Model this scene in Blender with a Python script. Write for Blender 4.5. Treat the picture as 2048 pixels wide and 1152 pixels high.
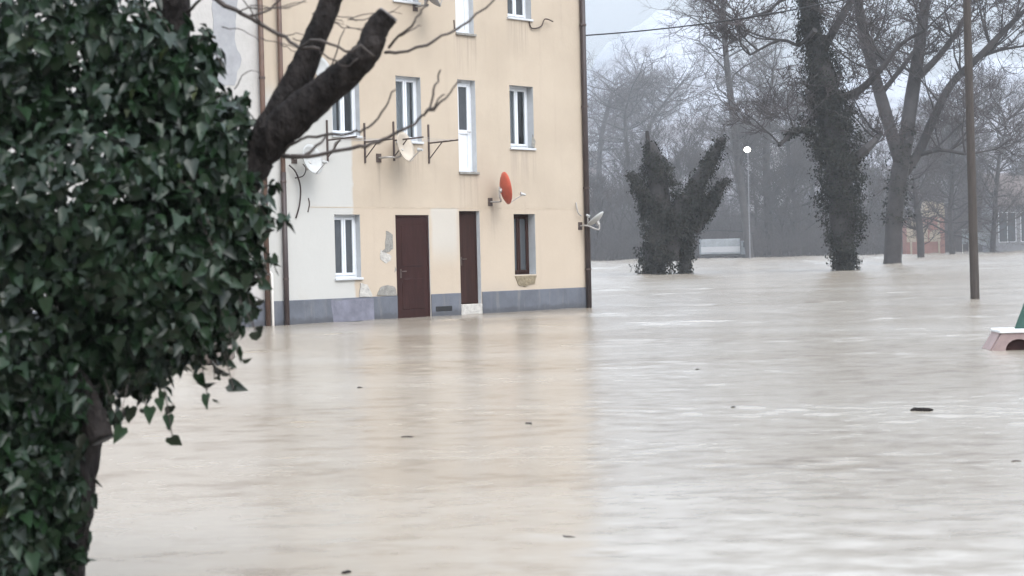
import bpy, math, random
import numpy as np
from mathutils import Vector, Matrix

for o in list(bpy.data.objects):
    bpy.data.objects.remove(o)
SC = bpy.context.scene
COL = SC.collection
rnd = random.Random(7)
nrg = np.random.default_rng(11)

# ------------------------------------------------------------------ camera
FPX, IW, IH = 3400.0, 2048.0, 1152.0
PITCH, ROLL, FACE = math.radians(-1.08), math.radians(-1.32), math.radians(46.69)
CAMH = 1.25
cp, sp = math.cos(PITCH), math.sin(PITCH)
fw = Vector((0, cp, sp)); up0 = Vector((0, -sp, cp)); ri0 = Vector((1, 0, 0))
cr, sr = math.cos(ROLL), math.sin(ROLL)
RI = cr*ri0 + sr*up0
UP = -sr*ri0 + cr*up0
CAM = Vector((0, 0, CAMH))
cd = bpy.data.cameras.new('camera')
cam = bpy.data.objects.new('camera', cd)
COL.objects.link(cam)
cd.sensor_width = 36.0
cd.lens = FPX/IW*36.0
cd.clip_start = 0.1
cd.clip_end = 12000
cd.dof.use_dof = True
cd.dof.focus_distance = 36.0
cd.dof.aperture_fstop = 5.0
M = Matrix((RI, UP, -fw)).transposed().to_4x4()
M.translation = CAM
cam.matrix_world = M
SC.camera = cam

# ------------------------------------------------------------------ sky and light
SUN_EL, SUN_AZ = math.radians(50), math.radians(150)   # azimuth clockwise from +Y
w = bpy.data.worlds.new('World'); SC.world = w; w.use_nodes = True
nt = w.node_tree; N = nt.nodes; Lk = nt.links
N.clear()
sky = N.new('ShaderNodeTexSky'); sky.sky_type = 'NISHITA'; sky.sun_disc = False
sky.sun_elevation = SUN_EL; sky.sun_rotation = SUN_AZ
sky.air_density = 1.0; sky.dust_density = 4.0; sky.ozone_density = 1.0
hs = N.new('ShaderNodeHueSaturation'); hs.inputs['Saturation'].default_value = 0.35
# cloud deck: evens out the clear sky and brightens towards the zenith (overcast gradation, steepened beyond the standard to brighten the water: 1 + a exp(-b / sin elevation))
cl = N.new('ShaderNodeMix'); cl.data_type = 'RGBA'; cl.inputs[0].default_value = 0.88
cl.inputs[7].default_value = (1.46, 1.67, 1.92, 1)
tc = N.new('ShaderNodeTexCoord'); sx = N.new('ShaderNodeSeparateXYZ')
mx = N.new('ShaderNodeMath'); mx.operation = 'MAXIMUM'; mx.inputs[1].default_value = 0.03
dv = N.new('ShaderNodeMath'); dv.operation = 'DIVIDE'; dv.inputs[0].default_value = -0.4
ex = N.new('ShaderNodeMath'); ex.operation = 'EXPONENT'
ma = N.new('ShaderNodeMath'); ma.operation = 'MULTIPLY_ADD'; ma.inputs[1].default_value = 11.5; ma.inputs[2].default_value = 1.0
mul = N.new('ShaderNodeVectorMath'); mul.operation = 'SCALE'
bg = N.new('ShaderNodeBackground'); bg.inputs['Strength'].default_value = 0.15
wo = N.new('ShaderNodeOutputWorld')
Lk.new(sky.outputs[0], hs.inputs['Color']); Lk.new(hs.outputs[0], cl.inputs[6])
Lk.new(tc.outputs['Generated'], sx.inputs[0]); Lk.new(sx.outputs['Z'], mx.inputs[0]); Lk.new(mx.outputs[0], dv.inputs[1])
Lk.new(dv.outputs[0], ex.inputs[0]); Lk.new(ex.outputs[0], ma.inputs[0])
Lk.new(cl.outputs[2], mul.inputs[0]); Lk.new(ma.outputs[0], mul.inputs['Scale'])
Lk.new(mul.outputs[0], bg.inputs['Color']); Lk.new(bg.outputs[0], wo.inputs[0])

sd = bpy.data.lights.new('sun', 'SUN'); sd.energy = 0.7; sd.angle = math.radians(30); sd.color = (1.0, 0.97, 0.93)
so = bpy.data.objects.new('sun', sd); COL.objects.link(so)
sdir = Vector((math.sin(SUN_AZ)*math.cos(SUN_EL), math.cos(SUN_AZ)*math.cos(SUN_EL), math.sin(SUN_EL)))
so.rotation_euler = sdir.to_track_quat('Z', 'Y').to_euler()
so.location = (30, -30, 60)

SC.view_settings.view_transform = 'Standard'
SC.view_settings.look = 'None'
SC.view_settings.gamma = 1.0
SC.view_settings.use_curve_mapping = False
SC.view_settings.exposure = 0.53
SC.render.engine = 'CYCLES'
SC.cycles.use_denoising = True
SC.cycles.max_bounces = 6
SC.cycles.diffuse_bounces = 3
SC.cycles.glossy_bounces = 3
SC.cycles.volume_bounces = 1
SC.cycles.transparent_max_bounces = 8

# ------------------------------------------------------------------ helpers: places
def ray(px, py):
    return fw*FPX + RI*(px-IW/2) - UP*(py-IH/2)
def P(px, py, Y):
    d = ray(px, py); return CAM + d*(Y/d.y)
def W(px, py, z=0.0):
    d = ray(px, py); return CAM + d*((z-CAMH)/d.z)
U = Vector((math.cos(FACE), math.sin(FACE), 0))
INW = Vector((-math.sin(FACE), math.cos(FACE), 0))
ORG = W(790, 637.3)
def Fa(px, py, out=0.0):
    """point of the picture on the facade plane -> (along, height) in facade coordinates"""
    d = ray(px, py); o = ORG - INW*out
    t = (o-CAM).dot(INW)/d.dot(INW)
    q = CAM + d*t - ORG
    return q.dot(U), q.z
def fx(px, py): return Fa(px, py)[0]
def fz(px, py): return Fa(px, py)[1]

# ------------------------------------------------------------------ helpers: objects
def tag(o, label=None, cat=None, group=None, kind=None):
    if label: o['label'] = label
    if cat: o['category'] = cat
    if group: o['group'] = group
    if kind: o['kind'] = kind
    return o
def empty(name, loc=(0, 0, 0), rz=0.0):
    o = bpy.data.objects.new(name, None); COL.objects.link(o)
    o.location = loc; o.rotation_euler = (0, 0, rz); o.empty_display_size = 0.2
    return o
def link(name, me, parent=None):
    o = bpy.data.objects.new(name, me); COL.objects.link(o)
    if parent is not None: o.parent = parent
    return o
def np_mesh(name, V, T, mat, tint=None, smooth=False):
    V = np.asarray(V, np.float32); T = np.asarray(T, np.int32)
    me = bpy.data.meshes.new(name)
    me.vertices.add(len(V)); me.vertices.foreach_set('co', V.ravel())
    k = T.shape[1]
    me.loops.add(T.size); me.loops.foreach_set('vertex_index', T.ravel())
    me.polygons.add(len(T))
    me.polygons.foreach_set('loop_start', np.arange(0, T.size, k, dtype=np.int32))
    me.polygons.foreach_set('loop_total', np.full(len(T), k, np.int32))
    if smooth: me.polygons.foreach_set('use_smooth', np.ones(len(T), bool))
    if tint is not None:
        a = me.attributes.new('tint', 'FLOAT', 'POINT'); a.data.foreach_set('value', np.asarray(tint, np.float32))
    me.materials.append(mat); me.update(calc_edges=True); me.validate()
    return me

class MB:
    def __init__(s): s.v = []; s.f = []
    def quad(s, a, b, c, d):
        i = len(s.v); s.v += [tuple(a), tuple(b), tuple(c), tuple(d)]; s.f.append((i, i+1, i+2, i+3))
    def box(s, x0, x1, y0, y1, z0, z1, bev=0.0):
        i = len(s.v)
        s.v += [(x0,y0,z0),(x1,y0,z0),(x1,y1,z0),(x0,y1,z0),(x0,y0,z1),(x1,y0,z1),(x1,y1,z1),(x0,y1,z1)]
        s.f += [tuple(i+k for k in q) for q in ((0,3,2,1),(4,5,6,7),(0,1,5,4),(1,2,6,5),(2,3,7,6),(3,0,4,7))]
        return s
    def prism(s, poly, y0, y1):
        """poly in (x,z), extruded in y"""
        i = len(s.v); n = len(poly)
        ar = sum(poly[k][0]*poly[(k+1)%n][1]-poly[(k+1)%n][0]*poly[k][1] for k in range(n))
        if ar < 0: poly = poly[::-1]
        s.v += [(x, y0, z) for x, z in poly] + [(x, y1, z) for x, z in poly]
        s.f.append(tuple(range(i, i+n))); s.f.append(tuple(range(i+2*n-1, i+n-1, -1)))
        for k in range(n):
            j = (k+1) % n
            s.f.append((i+k, i+n+k, i+n+j, i+j))
        return s
    def tube(s, pts, radii, sides=8, cap=True, jitter=0.0):
        pts = [Vector(p) for p in pts]; n = len(pts); i0 = len(s.v)
        if not hasattr(radii, '__len__'): radii = [radii]*n
        ref = None
        for k in range(n):
            t = (pts[min(k+1, n-1)]-pts[max(k-1, 0)])
            t = t.normalized() if t.length > 1e-9 else Vector((0, 0, 1))
            if ref is None:
                ref = Vector((0, 0, 1)) if abs(t.z) < 0.8 else Vector((1, 0, 0))
            a = (ref - t*ref.dot(t)); a = a.normalized() if a.length > 1e-6 else t.orthogonal().normalized()
            ref = a; b = t.cross(a)
            for q in range(sides):
                an = 2*math.pi*q/sides; r = radii[k]*(1+jitter*(rnd.random()*2-1))
                s.v.append(tuple(pts[k] + a*(r*math.cos(an)) + b*(r*math.sin(an))))
        for k in range(n-1):
            for q in range(sides):
                j = (q+1) % sides; c0 = i0+k*sides; c1 = c0+sides
                s.f.append((c0+q, c0+j, c1+j, c1+q))
        if cap:
            s.f.append(tuple(i0+q for q in range(sides-1, -1, -1)))
            e = i0+(n-1)*sides
            s.f.append(tuple(e+q for q in range(sides)))
        return s
    def mesh(s, name, mat, smooth=False):
        me = bpy.data.meshes.new(name); me.from_pydata(s.v, [], s.f)
        me.materials.append(mat)
        if smooth: me.polygons.foreach_set('use_smooth', [len(f) <= 4 for f in s.f])
        me.update(); return me
    def build(s, name, mat, parent=None, smooth=False):
        return link(name, s.mesh(name, mat, smooth), parent)
def bevel(o, wdt=0.006, seg=1):
    m = o.modifiers.new('bevel', 'BEVEL'); m.width = wdt; m.segments = seg; m.limit_method = 'ANGLE'
    return o
def spline(pts, n):
    """Catmull-Rom through the points, n samples per span"""
    pts = [Vector(p) for p in pts]; out = []
    for k in range(len(pts)-1):
        p0 = pts[max(k-1, 0)]; p1 = pts[k]; p2 = pts[k+1]; p3 = pts[min(k+2, len(pts)-1)]
        for q in range(n):
            t = q/n
            out.append(0.5*((2*p1)+(p2-p0)*t+(2*p0-5*p1+4*p2-p3)*t*t+(3*p1-p0-3*p2+p3)*t*t*t))
    out.append(pts[-1]); return out
def lerp_list(vals, m):
    x = np.linspace(0, len(vals)-1, m); return list(np.interp(x, range(len(vals)), vals))

# ------------------------------------------------------------------ materials
def srgb(r, g, b):
    f = lambda c: (c/255/12.92) if c/255 <= 0.04045 else ((c/255+0.055)/1.055)**2.4
    return (f(r), f(g), f(b))
def mat(name, col, rough=0.8, var=0.15, scale=4.0, bump=0.0, bscale=30.0, spec=0.3, stretch=(1, 1, 1), metallic=0.0):
    m = bpy.data.materials.new(name); m.use_nodes = True
    t = m.node_tree; b = t.nodes['Principled BSDF']
    b.inputs['Roughness'].default_value = rough
    b.inputs['Specular IOR Level'].default_value = spec
    b.inputs['Metallic'].default_value = metallic
    tc = t.nodes.new('ShaderNodeTexCoord'); mp = t.nodes.new('ShaderNodeMapping')
    mp.inputs['Scale'].default_value = stretch
    t.links.new(tc.outputs['Object'], mp.inputs[0])
    n1 = t.nodes.new('ShaderNodeTexNoise'); n1.inputs['Scale'].default_value = scale; n1.inputs['Detail'].default_value = 6
    n1.inputs['Roughness'].default_value = 0.65
    t.links.new(mp.outputs[0], n1.inputs['Vector'])
    r = t.nodes.new('ShaderNodeValToRGB')
    r.color_ramp.elements[0].position = 0.28; r.color_ramp.elements[1].position = 0.72
    r.color_ramp.elements[0].color = tuple(c*(1-var) for c in col)+(1,)
    r.color_ramp.elements[1].color = tuple(min(1, c*(1+var)) for c in col)+(1,)
    t.links.new(n1.outputs['Fac'], r.inputs[0]); t.links.new(r.outputs[0], b.inputs['Base Color'])
    if bump:
        n2 = t.nodes.new('ShaderNodeTexNoise'); n2.inputs['Scale'].default_value = bscale; n2.inputs['Detail'].default_value = 4
        t.links.new(mp.outputs[0], n2.inputs['Vector'])
        bp = t.nodes.new('ShaderNodeBump'); bp.inputs['Strength'].default_value = 1.0; bp.inputs['Distance'].default_value = bump
        t.links.new(n2.outputs['Fac'], bp.inputs['Height']); t.links.new(bp.outputs[0], b.inputs['Normal'])
    return m

def mixc(t, fac, a, b):
    m = t.nodes.new('ShaderNodeMix'); m.data_type = 'RGBA'
    for s, v in ((6, a), (7, b)):
        if isinstance(v, tuple): m.inputs[s].default_value = v if len(v) == 4 else v+(1,)
        else: t.links.new(v, m.inputs[s])
    if isinstance(fac, float): m.inputs[0].default_value = fac
    else: t.links.new(fac, m.inputs[0])
    return m.outputs[2]
def mathn(t, op, a, b=None, c=None, clamp=False):
    m = t.nodes.new('ShaderNodeMath'); m.operation = op; m.use_clamp = clamp
    for i, v in enumerate((a, b, c)):
        if v is None: continue
        if isinstance(v, (int, float)): m.inputs[i].default_value = v
        else: t.links.new(v, m.inputs[i])
    return m.outputs[0]
def noise(t, vec, scale, detail=4, rough=0.6):
    n = t.nodes.new('ShaderNodeTexNoise'); n.inputs['Scale'].default_value = scale
    n.inputs['Detail'].default_value = detail; n.inputs['Roughness'].default_value = rough
    if vec is not None: t.links.new(vec, n.inputs['Vector'])
    return n.outputs['Fac']
def smooth(t, x, lo, hi):
    m = t.nodes.new('ShaderNodeMapRange'); m.interpolation_type = 'SMOOTHSTEP'
    m.inputs['From Min'].default_value = lo; m.inputs['From Max'].default_value = hi
    t.links.new(x, m.inputs['Value']); return m.outputs[0]
def mapped(t, scale, kind='Object'):
    tc = t.nodes.new('ShaderNodeTexCoord'); mp = t.nodes.new('ShaderNodeMapping')
    mp.inputs['Scale'].default_value = scale
    t.links.new(tc.outputs[kind], mp.inputs[0]); return mp.outputs[0]

CREAM = (0.435, 0.368, 0.297)
def facade_material():
    m = bpy.data.materials.new('cream_render'); m.use_nodes = True
    t = m.node_tree; b = t.nodes['Principled BSDF']
    b.inputs['Roughness'].default_value = 0.9; b.inputs['Specular IOR Level'].default_value = 0.15
    v = mapped(t, (1, 1, 1)); s = t.nodes.new('ShaderNodeSeparateXYZ'); t.links.new(v, s.inputs[0])
    X, Z = s.outputs[0], s.outputs[2]
    big = noise(t, v, 0.55, 5); fine = noise(t, v, 9, 5)
    streak = noise(t, mapped(t, (5, 1, 0.35)), 1.0, 4)
    c = mixc(t, smooth(t, big, 0.3, 0.72), (CREAM[0]*0.93, CREAM[1]*0.915, CREAM[2]*0.89), (CREAM[0]*1.05, CREAM[1]*1.04, CREAM[2]*1.02))
    c = mixc(t, mathn(t, 'MULTIPLY', smooth(t, streak, 0.52, 0.78), 0.24), c, (0.30, 0.25, 0.20))
    c = mixc(t, mathn(t, 'MULTIPLY', smooth(t, fine, 0.35, 0.8), 0.10), c, (0.42, 0.36, 0.29))
    # ground storey repainted slightly warmer below the joint line
    zj = fz(900, 416)
    wob = mathn(t, 'MULTIPLY_ADD', noise(t, v, 3.3, 5, 0.7), 0.16, -0.08)
    zz = mathn(t, 'ADD', Z, wob); xx = mathn(t, 'ADD', X, wob)
    lowm = smooth(t, zz, zj+0.02, zj-0.02)
    c = mixc(t, mathn(t, 'MULTIPLY', lowm, 0.45), c, (0.46, 0.38, 0.30))
    # white repainted patch at the left end
    xr = fx(704, 370); zt = fz(640, 195)
    mw = mathn(t, 'MULTIPLY', smooth(t, xx, xr+0.05, xr-0.02), smooth(t, zz, zt+0.35, zt-0.35))
    c = mixc(t, mathn(t, 'MULTIPLY', mw, 0.94), c, (0.445, 0.44, 0.42))
    # pale primer between the two doors
    x0, x1 = fx(863, 460), fx(916, 460); zb = fz(890, 520)
    mp_ = mathn(t, 'MULTIPLY', smooth(t, xx, x0-0.05, x0+0.05), smooth(t, xx, x1+0.06, x1-0.10))
    mp_ = mathn(t, 'MULTIPLY', mp_, mathn(t, 'MULTIPLY', lowm, smooth(t, zz, zb-0.25, zb+0.45)))
    c = mixc(t, mathn(t, 'MULTIPLY', mp_, 0.6), c, (0.47, 0.46, 0.43))
    # damp tide line above the plinth
    zp = fz(1000, 581)
    damp = mathn(t, 'MULTIPLY', smooth(t, zz, zp+0.35, zp), smooth(t, big, 0.45, 0.7))
    c = mixc(t, mathn(t, 'MULTIPLY', damp, 0.55), c, (0.40, 0.34, 0.28))
    runs = noise(t, mapped(t, (16, 1, 0.5)), 1.0, 4)
    for (l, r_, py) in ((788, 846, 287), (1016, 1071, 300), (914, 956, 350), (1013, 1056, 40), (907, 953, 72), (976, 990, 412), (753, 762, 322), (1048, 1054, 404)):
        xm = (l+r_)/2; a0, a1 = fx(l, py), fx(r_, py); zt_ = fz(xm, py)
        k = mathn(t, 'MULTIPLY', smooth(t, X, a0-0.03, a0+0.05), smooth(t, X, a1+0.03, a1-0.05))
        k = mathn(t, 'MULTIPLY', k, mathn(t, 'MULTIPLY', smooth(t, Z, zt_-1.1, zt_-0.05), smooth(t, Z, zt_+0.04, zt_)))
        c = mixc(t, mathn(t, 'MULTIPLY', k, mathn(t, 'MULTIPLY', smooth(t, runs, 0.42, 0.66), 0.5)), c, (0.25, 0.215, 0.18))
    t.links.new(c, b.inputs['Base Color'])
    bp = t.nodes.new('ShaderNodeBump'); bp.inputs['Distance'].default_value = 0.012
    hh = mathn(t, 'ADD', noise(t, v, 1.6, 3), mathn(t, 'MULTIPLY', noise(t, v, 60, 3), 0.25))
    t.links.new(hh, bp.inputs['Height']); t.links.new(bp.outputs[0], b.inputs['Normal'])
    return m

M_FAC = facade_material()
M_OLD = mat('old_pale_render', (0.44, 0.42, 0.40), 0.9, 0.12, 1.2, 0.01, 12)
M_PLINTH = mat('grey_plinth_paint', (0.108, 0.115, 0.135), 0.75, 0.22, 1.8, 0.006, 14)
def add_tide(m):
    t = m.node_tree; b = t.nodes['Principled BSDF']; src = b.inputs['Base Color'].links[0].from_socket
    v = mapped(t, (1, 1, 1)); s_ = t.nodes.new('ShaderNodeSeparateXYZ'); t.links.new(v, s_.inputs[0])
    z = mathn(t, 'ADD', s_.outputs[2], mathn(t, 'MULTIPLY_ADD', noise(t, v, 3.0, 5, 0.7), 0.28, -0.14))
    drip = noise(t, mapped(t, (6, 1, 0.8)), 1.0, 5)
    c = mixc(t, mathn(t, 'MULTIPLY', smooth(t, drip, 0.5, 0.7), 0.4), src, (0.20, 0.19, 0.18))
    c = mixc(t, mathn(t, 'MULTIPLY', smooth(t, z, 0.16, 0.04), 0.6), c, (0.055, 0.055, 0.06))
    t.links.new(c, b.inputs['Base Color'])
add_tide(M_PLINTH)
M_MORTAR = mat('bare_mortar', (0.23, 0.22, 0.20), 0.95, 0.3, 9, 0.02, 25)
M_MORTARL = mat('pale_mortar', (0.42, 0.40, 0.37), 0.95, 0.3, 9, 0.02, 25)
M_BRICKY = mat('brown_mortar', (0.22, 0.18, 0.12), 0.95, 0.3, 9, 0.03, 25)
M_WHITE = mat('white_plastic_frame', (0.62, 0.64, 0.67), 0.35, 0.05, 3, spec=0.4)
M_REVEAL = mat('painted_reveal', (0.42, 0.43, 0.44), 0.85, 0.12, 3)
M_SILL = mat('stone_sill', (0.50, 0.51, 0.52), 0.7, 0.1, 5)
M_GLASS = mat('window_glass', (0.055, 0.06, 0.066), 0.06, 0.2, 2, spec=0.5)
def clear_glass():
    m = bpy.data.materials.new('clear_glass'); m.use_nodes = True; b = m.node_tree.nodes['Principled BSDF']
    v = mapped(m.node_tree, (1, 1, 1)); m.node_tree.links.new(mixc(m.node_tree, noise(m.node_tree, v, 5.0), (0.80, 0.86, 0.88), (0.90, 0.93, 0.94)), b.inputs['Base Color'])
    b.inputs['Roughness'].default_value = 0.02; b.inputs['IOR'].default_value = 1.45; b.inputs['Transmission Weight'].default_value = 1.0
    return m
M_CLEAR = clear_glass()
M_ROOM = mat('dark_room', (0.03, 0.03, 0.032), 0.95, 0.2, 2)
M_CURT = mat('net_curtain', (0.45, 0.47, 0.50), 0.9, 0.12, 6, stretch=(8, 1, 0.3))
M_DOOR = mat('dark_brown_door', (0.028, 0.0095, 0.008), 0.7, 0.3, 3, 0.003, 20, 0.15, stretch=(3, 1, 0.5))
M_DOORB = mat('plank_brown_door', (0.031, 0.013, 0.010), 0.7, 0.4, 3, 0.003, 20, 0.15, stretch=(6, 1, 0.4))
M_PIPE = mat('brown_drainpipe', (0.105, 0.062, 0.045), 0.45, 0.25, 4)
M_PIPED = mat('dark_drainpipe', (0.045, 0.032, 0.030), 0.45, 0.25, 4)
M_PIPEW = mat('pale_pipe', (0.58, 0.54, 0.50), 0.5, 0.1, 4)
M_IRON = mat('rusty_iron', (0.075, 0.055, 0.048), 0.7, 0.35, 20)
M_GALV = mat('galvanised_steel', (0.36, 0.34, 0.32), 0.5, 0.25, 10, metallic=0.3)
M_RED = mat('faded_red_dish', (0.42, 0.085, 0.05), 0.5, 0.18, 6)
M_DISHW = mat('white_dish', (0.39, 0.39, 0.38), 0.45, 0.1, 6)
M_DISHC = mat('cream_dish', (0.44, 0.38, 0.31), 0.5, 0.1, 6)
M_DISHG = mat('grey_dish', (0.30, 0.30, 0.31), 0.5, 0.1, 6)
M_BLACK = mat('black_rubber', (0.02, 0.02, 0.022), 0.6, 0.2, 10)
M_ROOF = mat('roof_tile', (0.20, 0.09, 0.06), 0.8, 0.3, 3, 0.02, 6)
M_BARK = mat('dark_bark', (0.021, 0.018, 0.017), 0.95, 0.7, 14, 0.05, 30, 0.08, stretch=(1, 1, 0.5))
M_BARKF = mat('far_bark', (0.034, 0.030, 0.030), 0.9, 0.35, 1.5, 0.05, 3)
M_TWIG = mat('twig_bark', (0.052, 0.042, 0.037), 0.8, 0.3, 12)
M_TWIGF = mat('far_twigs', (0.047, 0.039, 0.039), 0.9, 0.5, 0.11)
M_CUT = mat('sawn_wood', (0.16, 0.145, 0.145), 0.85, 0.35, 14)
M_POLE = mat('weathered_pole', (0.056, 0.047, 0.042), 0.85, 0.3, 6, 0.006, 20, stretch=(6, 6, 0.5))
M_ROCK = mat('wet_stone', (0.20, 0.165, 0.15), 0.75, 0.35, 6, 0.03, 12)

def leaf_material(name, dark, light, rough, yellow=(0.22, 0.24, 0.05), spec=0.26):
    m = bpy.data.materials.new(name); m.use_nodes = True
    t = m.node_tree; b = t.nodes['Principled BSDF']
    b.inputs['Roughness'].default_value = rough; b.inputs['Specular IOR Level'].default_value = spec
    at = t.nodes.new('ShaderNodeAttribute'); at.attribute_name = 'tint'
    r = t.nodes.new('ShaderNodeValToRGB'); e = r.color_ramp.elements
    e[0].position = 0.0; e[0].color = dark+(1,)
    e[1].position = 0.985; e[1].color = light+(1,)
    y = e.new(0.997); y.color = yellow+(1,)
    t.links.new(at.outputs['Fac'], r.inputs[0]); t.links.new(r.outputs[0], b.inputs['Base Color'])
    return m
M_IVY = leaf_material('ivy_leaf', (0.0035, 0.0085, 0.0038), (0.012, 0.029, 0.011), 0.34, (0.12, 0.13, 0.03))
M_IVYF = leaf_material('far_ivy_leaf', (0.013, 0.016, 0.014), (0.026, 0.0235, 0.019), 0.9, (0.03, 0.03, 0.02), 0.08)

# ------------------------------------------------------------------ water
def water_material():
    m = bpy.data.materials.new('muddy_flood_water'); m.use_nodes = True
    t = m.node_tree; b = t.nodes['Principled BSDF']
    big = noise(t, mapped(t, (0.10, 0.22, 1)), 1.0, 5)
    strk = noise(t, mapped(t, (2.2, 3.6, 1)), 1.0, 6, 0.68)
    c = mixc(t, smooth(t, big, 0.32, 0.68), (0.205, 0.168, 0.128), (0.256, 0.224, 0.186))
    c = mixc(t, mathn(t, 'MULTIPLY', smooth(t, strk, 0.48, 0.66), mathn(t, 'MULTIPLY', smooth(t, big, 0.66, 0.40), 0.85)), c, (0.115, 0.084, 0.056))
    t.links.new(c, b.inputs['Base Color'])
    b.inputs['IOR'].default_value = 1.5; b.inputs['Specular IOR Level'].default_value = 0.5
    b.inputs['Roughness'].default_value = 0.235
    # finest ripples as tilted normals (independent of distance); the waves themselves are geometry
    n1 = t.nodes.new('ShaderNodeTexNoise'); n1.inputs['Scale'].default_value = 1.0; n1.inputs['Detail'].default_value = 4
    t.links.new(mapped(t, (7.0, 13.0, 1)), n1.inputs['Vector'])
    sub = t.nodes.new('ShaderNodeVectorMath'); sub.operation = 'SUBTRACT'; sub.inputs[1].default_value = (0.5, 0.5, 0.5); t.links.new(n1.outputs['Color'], sub.inputs[0])
    ml = t.nodes.new('ShaderNodeVectorMath'); ml.operation = 'MULTIPLY'; ml.inputs[1].default_value = (0.15, 0.21, 0.0); t.links.new(sub.outputs[0], ml.inputs[0])
    pt = smooth(t, noise(t, mapped(t, (0.22, 0.45, 1)), 1.0, 4), 0.42, 0.62)
    sc_ = t.nodes.new('ShaderNodeVectorMath'); sc_.operation = 'SCALE'; t.links.new(ml.outputs[0], sc_.inputs[0]); t.links.new(mathn(t, 'MULTIPLY_ADD', pt, 0.75, 0.5), sc_.inputs['Scale'])
    ge = t.nodes.new('ShaderNodeNewGeometry'); ad = t.nodes.new('ShaderNodeVectorMath'); t.links.new(ge.outputs['Normal'], ad.inputs[0]); t.links.new(sc_.outputs[0], ad.inputs[1])
    nz = t.nodes.new('ShaderNodeVectorMath'); nz.operation = 'NORMALIZE'; t.links.new(ad.outputs[0], nz.inputs[0]); t.links.new(nz.outputs[0], b.inputs['Normal'])
    return m
M_WATER = water_material()
def wav(X, Y, L, seed):
    r = np.random.default_rng(seed); Z = 0
    for k in range(6):
        a = r.uniform(0, 6.28); f = (1.6**k)/L; ph = r.uniform(0, 6.28)
        Z = Z + np.sin((X*np.cos(a)+Y*np.sin(a))*f*6.28+ph)/(1.5**k)
    return Z
def water_waves():
    ys = [4.0]
    while ys[-1] < 330: ys.append(ys[-1]+max(0.05, ys[-1]*0.004))
    ys = np.array(ys); dy = np.maximum(0.05, ys*0.004); nx = 430
    X = np.linspace(-1, 1, nx)[None, :]*(ys*0.40+4)[:, None]; Y = np.repeat(ys[:, None], nx, 1)
    r = np.random.default_rng(5); Z = np.zeros_like(X); E = np.zeros(len(ys))
    lam = 0.13*(110.0**r.random(90)); th = r.normal(math.pi/2, 0.75, 90); ph = r.uniform(0, 6.28, 90)
    for l, t, p in zip(lam, th, ph):
        k = 2*math.pi/l; w_ = np.clip((l/dy-2.5)/2.5, 0, 1)*np.clip((12*dy+0.15-l)/(0.15+4*dy), 0, 1)   # only waves the sheet can carry here
        E += w_**2
        Z += (w_/k)[:, None]*np.sin(k*(X*math.cos(t)+Y*math.sin(t))+p)
    calm = np.clip(0.45+0.75*np.clip(wav(X*0.55, Y*1.5, 8, 21)*0.6+0.4*wav(X*0.5, Y*1.6, 2.2, 22), -1.1, 1.1), 0.1, 1.3)
    Z *= (np.interp(ys, [4, 9, 22, 60, 330], [0.022, 0.028, 0.045, 0.06, 0.07])*np.sqrt(2/np.maximum(E, 1e-6)))[:, None]*calm
    V = np.stack([X, Y, Z], -1).reshape(-1, 3); ny = len(ys)
    i = np.arange(ny*nx).reshape(ny, nx)
    T = np.stack([i[:-1, :-1], i[:-1, 1:], i[1:, 1:], i[1:, :-1]], -1).reshape(-1, 4)
    return np_mesh('flood_water', V, T, M_WATER, smooth=True)
tag(link('flood_water', water_waves()), 'brown flood water covering the whole street and field', kind='structure')
wb = MB(); wb.quad((-900, -60, -0.3), (900, -60, -0.3), (900, 420, -0.3), (-900, 420, -0.3))
tag(wb.build('flood_water', M_WATER), 'flood water spreading on beyond the picture', kind='structure')
M_MUD = mat('wet_ground', (0.10, 0.085, 0.065), 0.9, 0.3, 0.1)
gb = MB(); gb.quad((-3500, -300, -1.6), (3500, -300, -1.6), (3500, 3200, -1.6), (-3500, 3200, -1.6))
tag(gb.build('ground', M_MUD), 'ground under the flood', kind='structure')

# far bank and hills -------------------------------------------------------
def terrain(name, y0, y1, x0, x1, ny, nx, hf, m, label):
    xs = np.linspace(x0, x1, nx); ys = np.linspace(y0, y1, ny)
    X, Y = np.meshgrid(xs, ys); Z = hf(X, Y)
    V = np.stack([X, Y, Z], -1).reshape(-1, 3)
    i = np.arange(ny*nx).reshape(ny, nx)
    T = np.stack([i[:-1, :-1], i[:-1, 1:], i[1:, 1:], i[1:, :-1]], -1).reshape(-1, 4)
    o = link(name, np_mesh(name, V, T, m, smooth=True)); tag(o, label, kind='structure'); return o
M_BANK = mat('winter_bank', (0.045, 0.04, 0.038), 0.95, 0.35, 0.15, 0.1, 0.8)
terrain('far_bank', 285, 640, -500, 700, 24, 90,
        lambda X, Y: -0.6+np.clip((Y-290-6*np.sin(X/23.)-4*np.sin(X/9.))/14, 0, 1)*1.3+np.clip(Y-330, 0, 140)*0.06+0.15*wav(X, Y, 30, 3), M_BANK,
        'low winter field rising from the far edge of the water')
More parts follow.
